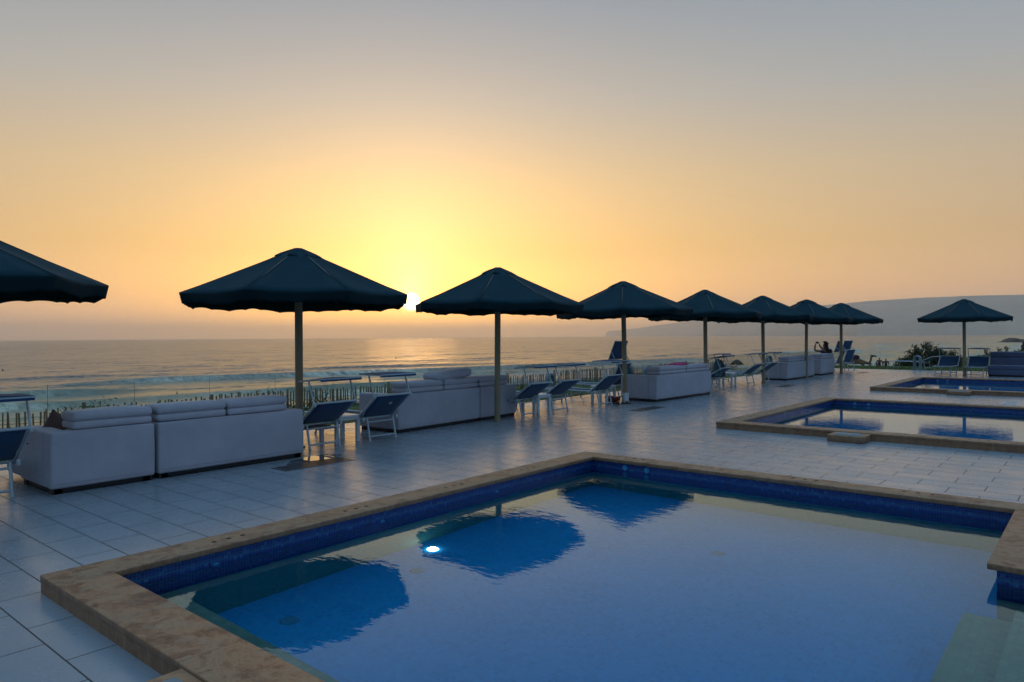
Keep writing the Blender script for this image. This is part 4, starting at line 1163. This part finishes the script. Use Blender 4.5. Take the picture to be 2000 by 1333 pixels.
# ------------------------------------------------------------------ skinned figures
def skinned(name, joints, edges, mat, parent=None, loc=(0, 0, 0), rz=0, sub=2, scale=1.0):
    me = bpy.data.meshes.new(name)
    me.from_pydata([tuple(c*scale for c in j[:3]) for j in joints], edges, []); me.update()
    ob = bpy.data.objects.new(name, me); col.objects.link(ob); me.materials.append(mat)
    me_l = me.attributes
    sk = ob.modifiers.new('skin', 'SKIN'); sk.use_smooth_shade = True; sk.branch_smoothing = .6
    if not me.skin_vertices: 
        bm = bmesh.new(); bm.from_mesh(me); bm.verts.layers.skin.verify(); bm.to_mesh(me); bm.free()
    for i, j in enumerate(joints):
        r_ = j[3] if isinstance(j[3], tuple) else (j[3], j[3])
        me.skin_vertices[0].data[i].radius = (r_[0]*scale, r_[1]*scale)
    me.skin_vertices[0].data[0].use_root = True
    ss = ob.modifiers.new('sub', 'SUBSURF'); ss.levels = sub; ss.render_levels = sub
    ob.location = loc; ob.rotation_euler = (0, 0, rz)
    if parent: ob.parent = parent
    return ob
# the person on the far sofa, facing the sea (-x), arms up holding a phone
pr = empty('person', (-9.22, 31.75, 0), R(-24))
tag(pr, 'person with long dark hair on the far sofa, both arms raised holding a phone', 'person')
J = [(0, 0, .50, (.15, .15)), (-.02, 0, .66, (.13, .16)), (-.02, 0, .82, (.12, .17)), (-.03, 0, .93, (.08, .13)), (-.04, 0, 1.03, (.05, .05)), (-.05, 0, 1.10, (.07, .07)), (-.05, 0, 1.21, (.085, .08)), (-.045, 0, 1.27, (.06, .06)),
     (-.04, -.17, .93, .062), (-.34, -.27, .97, .045), (-.42, -.15, 1.18, .035), (-.42, -.10, 1.26, .026),
     (-.04, .17, .93, .062), (-.34, .25, .99, .045), (-.42, .13, 1.18, .035), (-.42, .10, 1.26, .026),
     (-.10, -.11, .47, .10), (-.52, -.13, .50, .075), (-.56, -.13, .10, .045), (-.70, -.14, .05, .032),
     (-.10, .11, .47, .10), (-.52, .13, .50, .075), (-.56, .13, .10, .045), (-.70, .14, .05, .032)]
E_ = [(0, 1), (1, 2), (2, 3), (3, 4), (4, 5), (5, 6), (6, 7), (3, 8), (8, 9), (9, 10), (10, 11), (3, 12), (12, 13), (13, 14), (14, 15), (0, 16), (16, 17), (17, 18), (18, 19), (0, 20), (20, 21), (21, 22), (22, 23)]
body = skinned('body', J, E_, M['skin'], pr)
# hands with fingers closed on the phone
for (hx_, hy_, sgn) in ((-.42, -.10, 1), (-.42, .10, -1)):
    jj = [(hx_, hy_, 1.27, .022), (hx_, hy_+sgn*.015, 1.305, .024)]; ee = [(0, 1)]
    for f in range(4):
        b0 = len(jj); zz = 1.292+.014*f
        jj += [(hx_-.012, hy_+sgn*.035, zz+.004, .0075), (hx_-.022, hy_+sgn*(.058-.004*abs(f-1)), zz+.006, .0065)]
        ee += [(1, b0), (b0, b0+1)]
    b0 = len(jj); jj += [(hx_+.02, hy_+sgn*.03, 1.285, .009), (hx_+.018, hy_+sgn*.055, 1.295, .0075)]; ee += [(0, b0), (b0, b0+1)]
    skinned('hand', jj, ee, M['skin'], pr, sub=1)
sh = skinned('top', [(0, 0, .52, (.165, .165)), (-.02, 0, .68, (.145, .175)), (-.02, 0, .82, (.135, .185)), (-.03, 0, .93, (.09, .14)), (-.04, -.18, .925, .072), (-.08, -.26, .95, .062), (-.04, .18, .925, .072), (-.12, .21, .96, .062)],
             [(0, 1), (1, 2), (2, 3), (3, 4), (4, 5), (3, 6), (6, 7)], M['shirt'], pr)
tr_ = skinned('trousers', [(-.02, 0, .49, (.15, .165)), (-.12, -.11, .475, .115), (-.52, -.13, .505, .088), (-.56, -.13, .14, .06), (-.12, .11, .475, .115), (-.52, .13, .505, .088), (-.56, .13, .14, .06)],
              [(0, 1), (1, 2), (2, 3), (0, 4), (4, 5), (5, 6)], M['navy_towel'], pr)
hr = skinned('hair', [(-.035, 0, 1.235, (.098, .098)), (0, 0, 1.285, .062), (.03, 0, 1.16, (.085, .09)), (.055, .01, 1.05, (.07, .10)), (.07, .02, .92, (.05, .09)), (.08, .02, .82, (.03, .06))],
             [(0, 1), (0, 2), (2, 3), (3, 4), (4, 5)], M['hair'], pr)
ph_ = MB(); ph_.rbox(-.452, -.442, -.085, .085, 1.265, 1.35, .004, 2)
o = ph_.build('phone', M['phone']); o.location = (-9.22, 31.75, 0); o.rotation_euler = (0, 0, R(-24)); tag(o, 'black phone held up sideways by the person on the far sofa', 'phone')
# second person sitting lower beside
p2 = empty('person', (-9.35, 32.75, 0)); tag(p2, 'second person, only dark head and shoulders visible beside the one with the phone', 'person')
J2 = [(0, 0, .28, (.15, .15)), (-.02, 0, .46, (.13, .16)), (-.02, 0, .62, (.12, .17)), (-.03, 0, .72, (.08, .13)), (-.04, 0, .80, (.05, .05)), (-.05, 0, .88, (.07, .07)), (-.05, 0, .99, (.085, .08)), (-.045, 0, 1.04, (.06, .06)),
      (-.04, -.18, .71, .062), (-.08, -.25, .48, .045), (-.25, -.2, .36, .032), (-.04, .18, .71, .062), (-.08, .25, .48, .045), (-.25, .2, .36, .032),
      (-.10, -.11, .25, .10), (-.50, -.13, .42, .075), (-.72, -.13, .07, .045), (-.10, .11, .25, .10), (-.50, .13, .42, .075), (-.72, .13, .07, .045)]
E2 = [(0, 1), (1, 2), (2, 3), (3, 4), (4, 5), (5, 6), (6, 7), (3, 8), (8, 9), (9, 10), (3, 11), (11, 12), (12, 13), (0, 14), (14, 15), (15, 16), (0, 17), (17, 18), (18, 19)]
skinned('body', J2, E2, M['skin'], p2)
skinned('top', [(0, 0, .30, (.165, .165)), (-.02, 0, .48, (.145, .175)), (-.02, 0, .62, (.135, .185)), (-.03, 0, .72, (.09, .14)), (-.04, -.19, .70, .075), (-.07, -.25, .56, .065), (-.04, .19, .70, .075), (-.07, .25, .56, .065)],
        [(0, 1), (1, 2), (2, 3), (3, 4), (4, 5), (3, 6), (6, 7)], M['shirt'], p2)
skinned('hair', [(-.03, 0, 1.0, (.105, .105)), (.03, 0, .93, (.10, .10)), (.05, 0, .82, (.06, .09))], [(0, 1), (1, 2)], M['hair'], p2)

# people on the beach
def walker(x, y, z, rz, mat, lab, s_=1.0, sway=0.0, legs_mat='wet'):
    root = empty('person', (x, y, z), R(rz)); tag(root, lab, 'person')
    J3 = [(0, 0, .95, (.11, .15)), (0, 0, 1.12, (.10, .13)), (0, 0, 1.33, (.11, .17)), (0, 0, 1.45, (.08, .12)), (0, 0, 1.52, .05), (.01, 0, 1.60, .07), (.01, 0, 1.69, (.085, .08)), (.01, 0, 1.73, .05),
          (0, -.2, 1.42, .06), (.02-sway, -.26, 1.15, .042), (.08, -.24, .92, .03), (.10, -.24, .82, .025), (0, .2, 1.42, .06), (.02+sway, .26, 1.15, .042), (.08, .24, .92, .03), (.10, .24, .82, .025),
          (0, -.10, .88, .10), (.05+sway, -.11, .48, .07), (-.02+sway, -.11, .08, .045), (.12+sway, -.12, .03, .03), (0, .10, .88, .10), (.05-sway, .11, .48, .07), (-.05-sway, .11, .08, .045), (.1-sway, .12, .03, .03)]
    E3 = [(0, 1), (1, 2), (2, 3), (3, 4), (4, 5), (5, 6), (6, 7), (3, 8), (8, 9), (9, 10), (10, 11), (3, 12), (12, 13), (13, 14), (14, 15), (0, 16), (16, 17), (17, 18), (18, 19), (0, 20), (20, 21), (21, 22), (22, 23)]
    skinned('body', J3, E3, M['skin'], root, sub=1, scale=s_)
    skinned('clothes', [(0, 0, .93, (.13, .17)), (0, 0, 1.12, (.12, .15)), (0, 0, 1.33, (.125, .185)), (0, 0, 1.44, (.09, .13)), (0, -.21, 1.41, .075), (.02-sway, -.25, 1.2, .06), (0, .21, 1.41, .075), (.02+sway, .25, 1.2, .06), (0, -.11, .86, .11), (.05+sway, -.11, .5, .085), (0, .11, .86, .11), (.05-sway, .11, .5, .085)],
            [(0, 1), (1, 2), (2, 3), (3, 4), (4, 5), (3, 6), (6, 7), (0, 8), (8, 9), (0, 10), (10, 11)], M[mat], root, sub=1, scale=s_)
    skinned('hair', [(-.01, 0, 1.70, (.095, .09)), (-.03, 0, 1.62, (.07, .08))], [(0, 1)], M['hair'], root, sub=1, scale=s_)
GB = -2.32
walker(-16.85, 75.0, GB, -60, 'cloth_a', 'beach walker in dark red, left of a close pair beyond the glass', 1, .05)
walker(-16.35, 75.3, GB-.05, -75, 'cloth_b', 'beach walker in dark blue, close behind the one in dark red', .97, .03)
walker(-15.15, 75.1, GB, -50, 'cloth_c', 'beach walker in dark green nearest the shrub', 1, .06)
walker(-27.55, 116.8, -4.15, -60, 'wet', 'left one of two small distant figures at the water beyond the camel', 1.0, .08)
walker(-26.7, 117.2, -4.15, -60, 'wet', 'right one of two small distant figures at the water beyond the camel', 1.0, .05)

# camel lying on the beach, head to the right (local +x = head)
cr_ = empty('camel', (-17.35, 68.0, -2.15), R(14)); tag(cr_, 'brown camel standing on the beach with a dark saddle cloth, head to the right', 'camel')
CJ = [(-.2, 0, 1.42, (.32, .36)), (.35, 0, 1.46, (.34, .36)), (.75, 0, 1.44, (.25, .26)), (1.0, 0, 1.28, (.16, .16)), (1.2, 0, 1.24, (.125, .12)), (1.33, 0, 1.45, (.105, .10)), (1.36, 0, 1.72, (.095, .09)), (1.42, 0, 1.90, (.11, .105)), (1.58, 0, 1.92, (.095, .09)), (1.74, 0, 1.86, (.075, .07)), (1.82, 0, 1.82, (.055, .055)),
      (-.65, 0, 1.38, (.26, .30)), (-.95, 0, 1.28, (.15, .17)), (-1.08, 0, 1.1, .035), (-1.12, 0, .8, .025),
      (.1, 0, 1.78, (.24, .20)), (.07, 0, 2.02, (.13, .11)),
      (.70, -.18, 1.0, .12), (.72, -.18, .55, .065), (.70, -.18, .10, .05), (.78, -.18, .04, .07), (.70, .18, 1.0, .12), (.72, .18, .55, .065), (.70, .18, .10, .05), (.78, .18, .04, .07),
      (-.70, -.2, 1.02, .15), (-.60, -.2, .72, .085), (-.80, -.2, .48, .055), (-.74, -.2, .08, .045), (-.66, -.2, .04, .07), (-.70, .2, 1.02, .15), (-.60, .2, .72, .085), (-.80, .2, .48, .055), (-.74, .2, .08, .045), (-.66, .2, .04, .07),
      (1.36, .07, 1.97, .02), (1.33, .10, 2.04, .012), (1.36, -.07, 1.97, .02), (1.33, -.10, 2.04, .012)]
CE = [(0, 1), (1, 2), (2, 3), (3, 4), (4, 5), (5, 6), (6, 7), (7, 8), (8, 9), (9, 10), (0, 11), (11, 12), (12, 13), (13, 14), (0, 15), (15, 16), (2, 17), (17, 18), (18, 19), (19, 20), (2, 21), (21, 22), (22, 23), (23, 24),
      (11, 25), (25, 26), (26, 27), (27, 28), (28, 29), (11, 30), (30, 31), (31, 32), (32, 33), (33, 34), (7, 35), (35, 36), (7, 37), (37, 38)]
skinned('body', CJ, CE, M['camel'], cr_)
skinned('saddle_cloth', [(-.25, 0, 1.58, (.30, .37)), (.12, 0, 1.74, (.30, .33)), (.45, 0, 1.58, (.28, .37))], [(0, 1), (1, 2)], M['saddle'], cr_)

# swimmers
def swimmer(x, y, up, lab, s_=1.0):
    root = empty('swimmer', (x, y, SEA+.1)); tag(root, lab, 'swimmer')
    J4 = [(0, 0, -.3, (.10, .14)), (0, 0, up-.55, (.11, .17)), (0, 0, up-.42, (.08, .12)), (0, 0, up-.34, .05), (0, 0, up-.24, .07), (0, 0, up-.1, (.085, .08)), (0, 0, up-.04, .05), (0, -.2, up-.45, .055), (.05, -.3, up-.72, .04), (.2, -.28, up-.9, .03), (0, .2, up-.45, .055), (.05, .3, up-.72, .04), (.2, .28, up-.9, .03)]
    skinned('body', J4, [(0, 1), (1, 2), (2, 3), (3, 4), (4, 5), (5, 6), (2, 7), (7, 8), (8, 9), (2, 10), (10, 11), (11, 12)], M['wet'], root, sub=1, scale=s_)
swimmer(-117.0, 53.4, .95, 'bather standing waist-deep in the sea left of the second parasol pole')
swimmer(-262, 66, .75, 'small dark head of a bather far out at the left')
swimmer(-250, 214, .75, 'small dark head of a bather out beyond the second pair of loungers')
swimmer(-370, 455, .9, 'small dark speck of a bather far out right of the sun')

# ------------------------------------------------------------------ haze over the bay
hm_ = bpy.data.materials.new('haze'); hm_.use_nodes = True; t = NT(hm_.node_tree)
t.n.remove(t.n['Principled BSDF'])
pv = t.node('ShaderNodeVolumePrincipled'); pv.inputs['Color'].default_value = (.97, .95, .94, 1)
pv.inputs['Density'].default_value = HAZE_D = .00012; pv.inputs['Anisotropy'].default_value = .72
t.l.new(pv.outputs[0], t.n['Material Output'].inputs['Volume'])
hb_ = MB(); hb_.box(-22000, 22000, -22000, 22000, -14, 362)
hz = hb_.build('haze', hm_); tag(hz, kind='stuff')
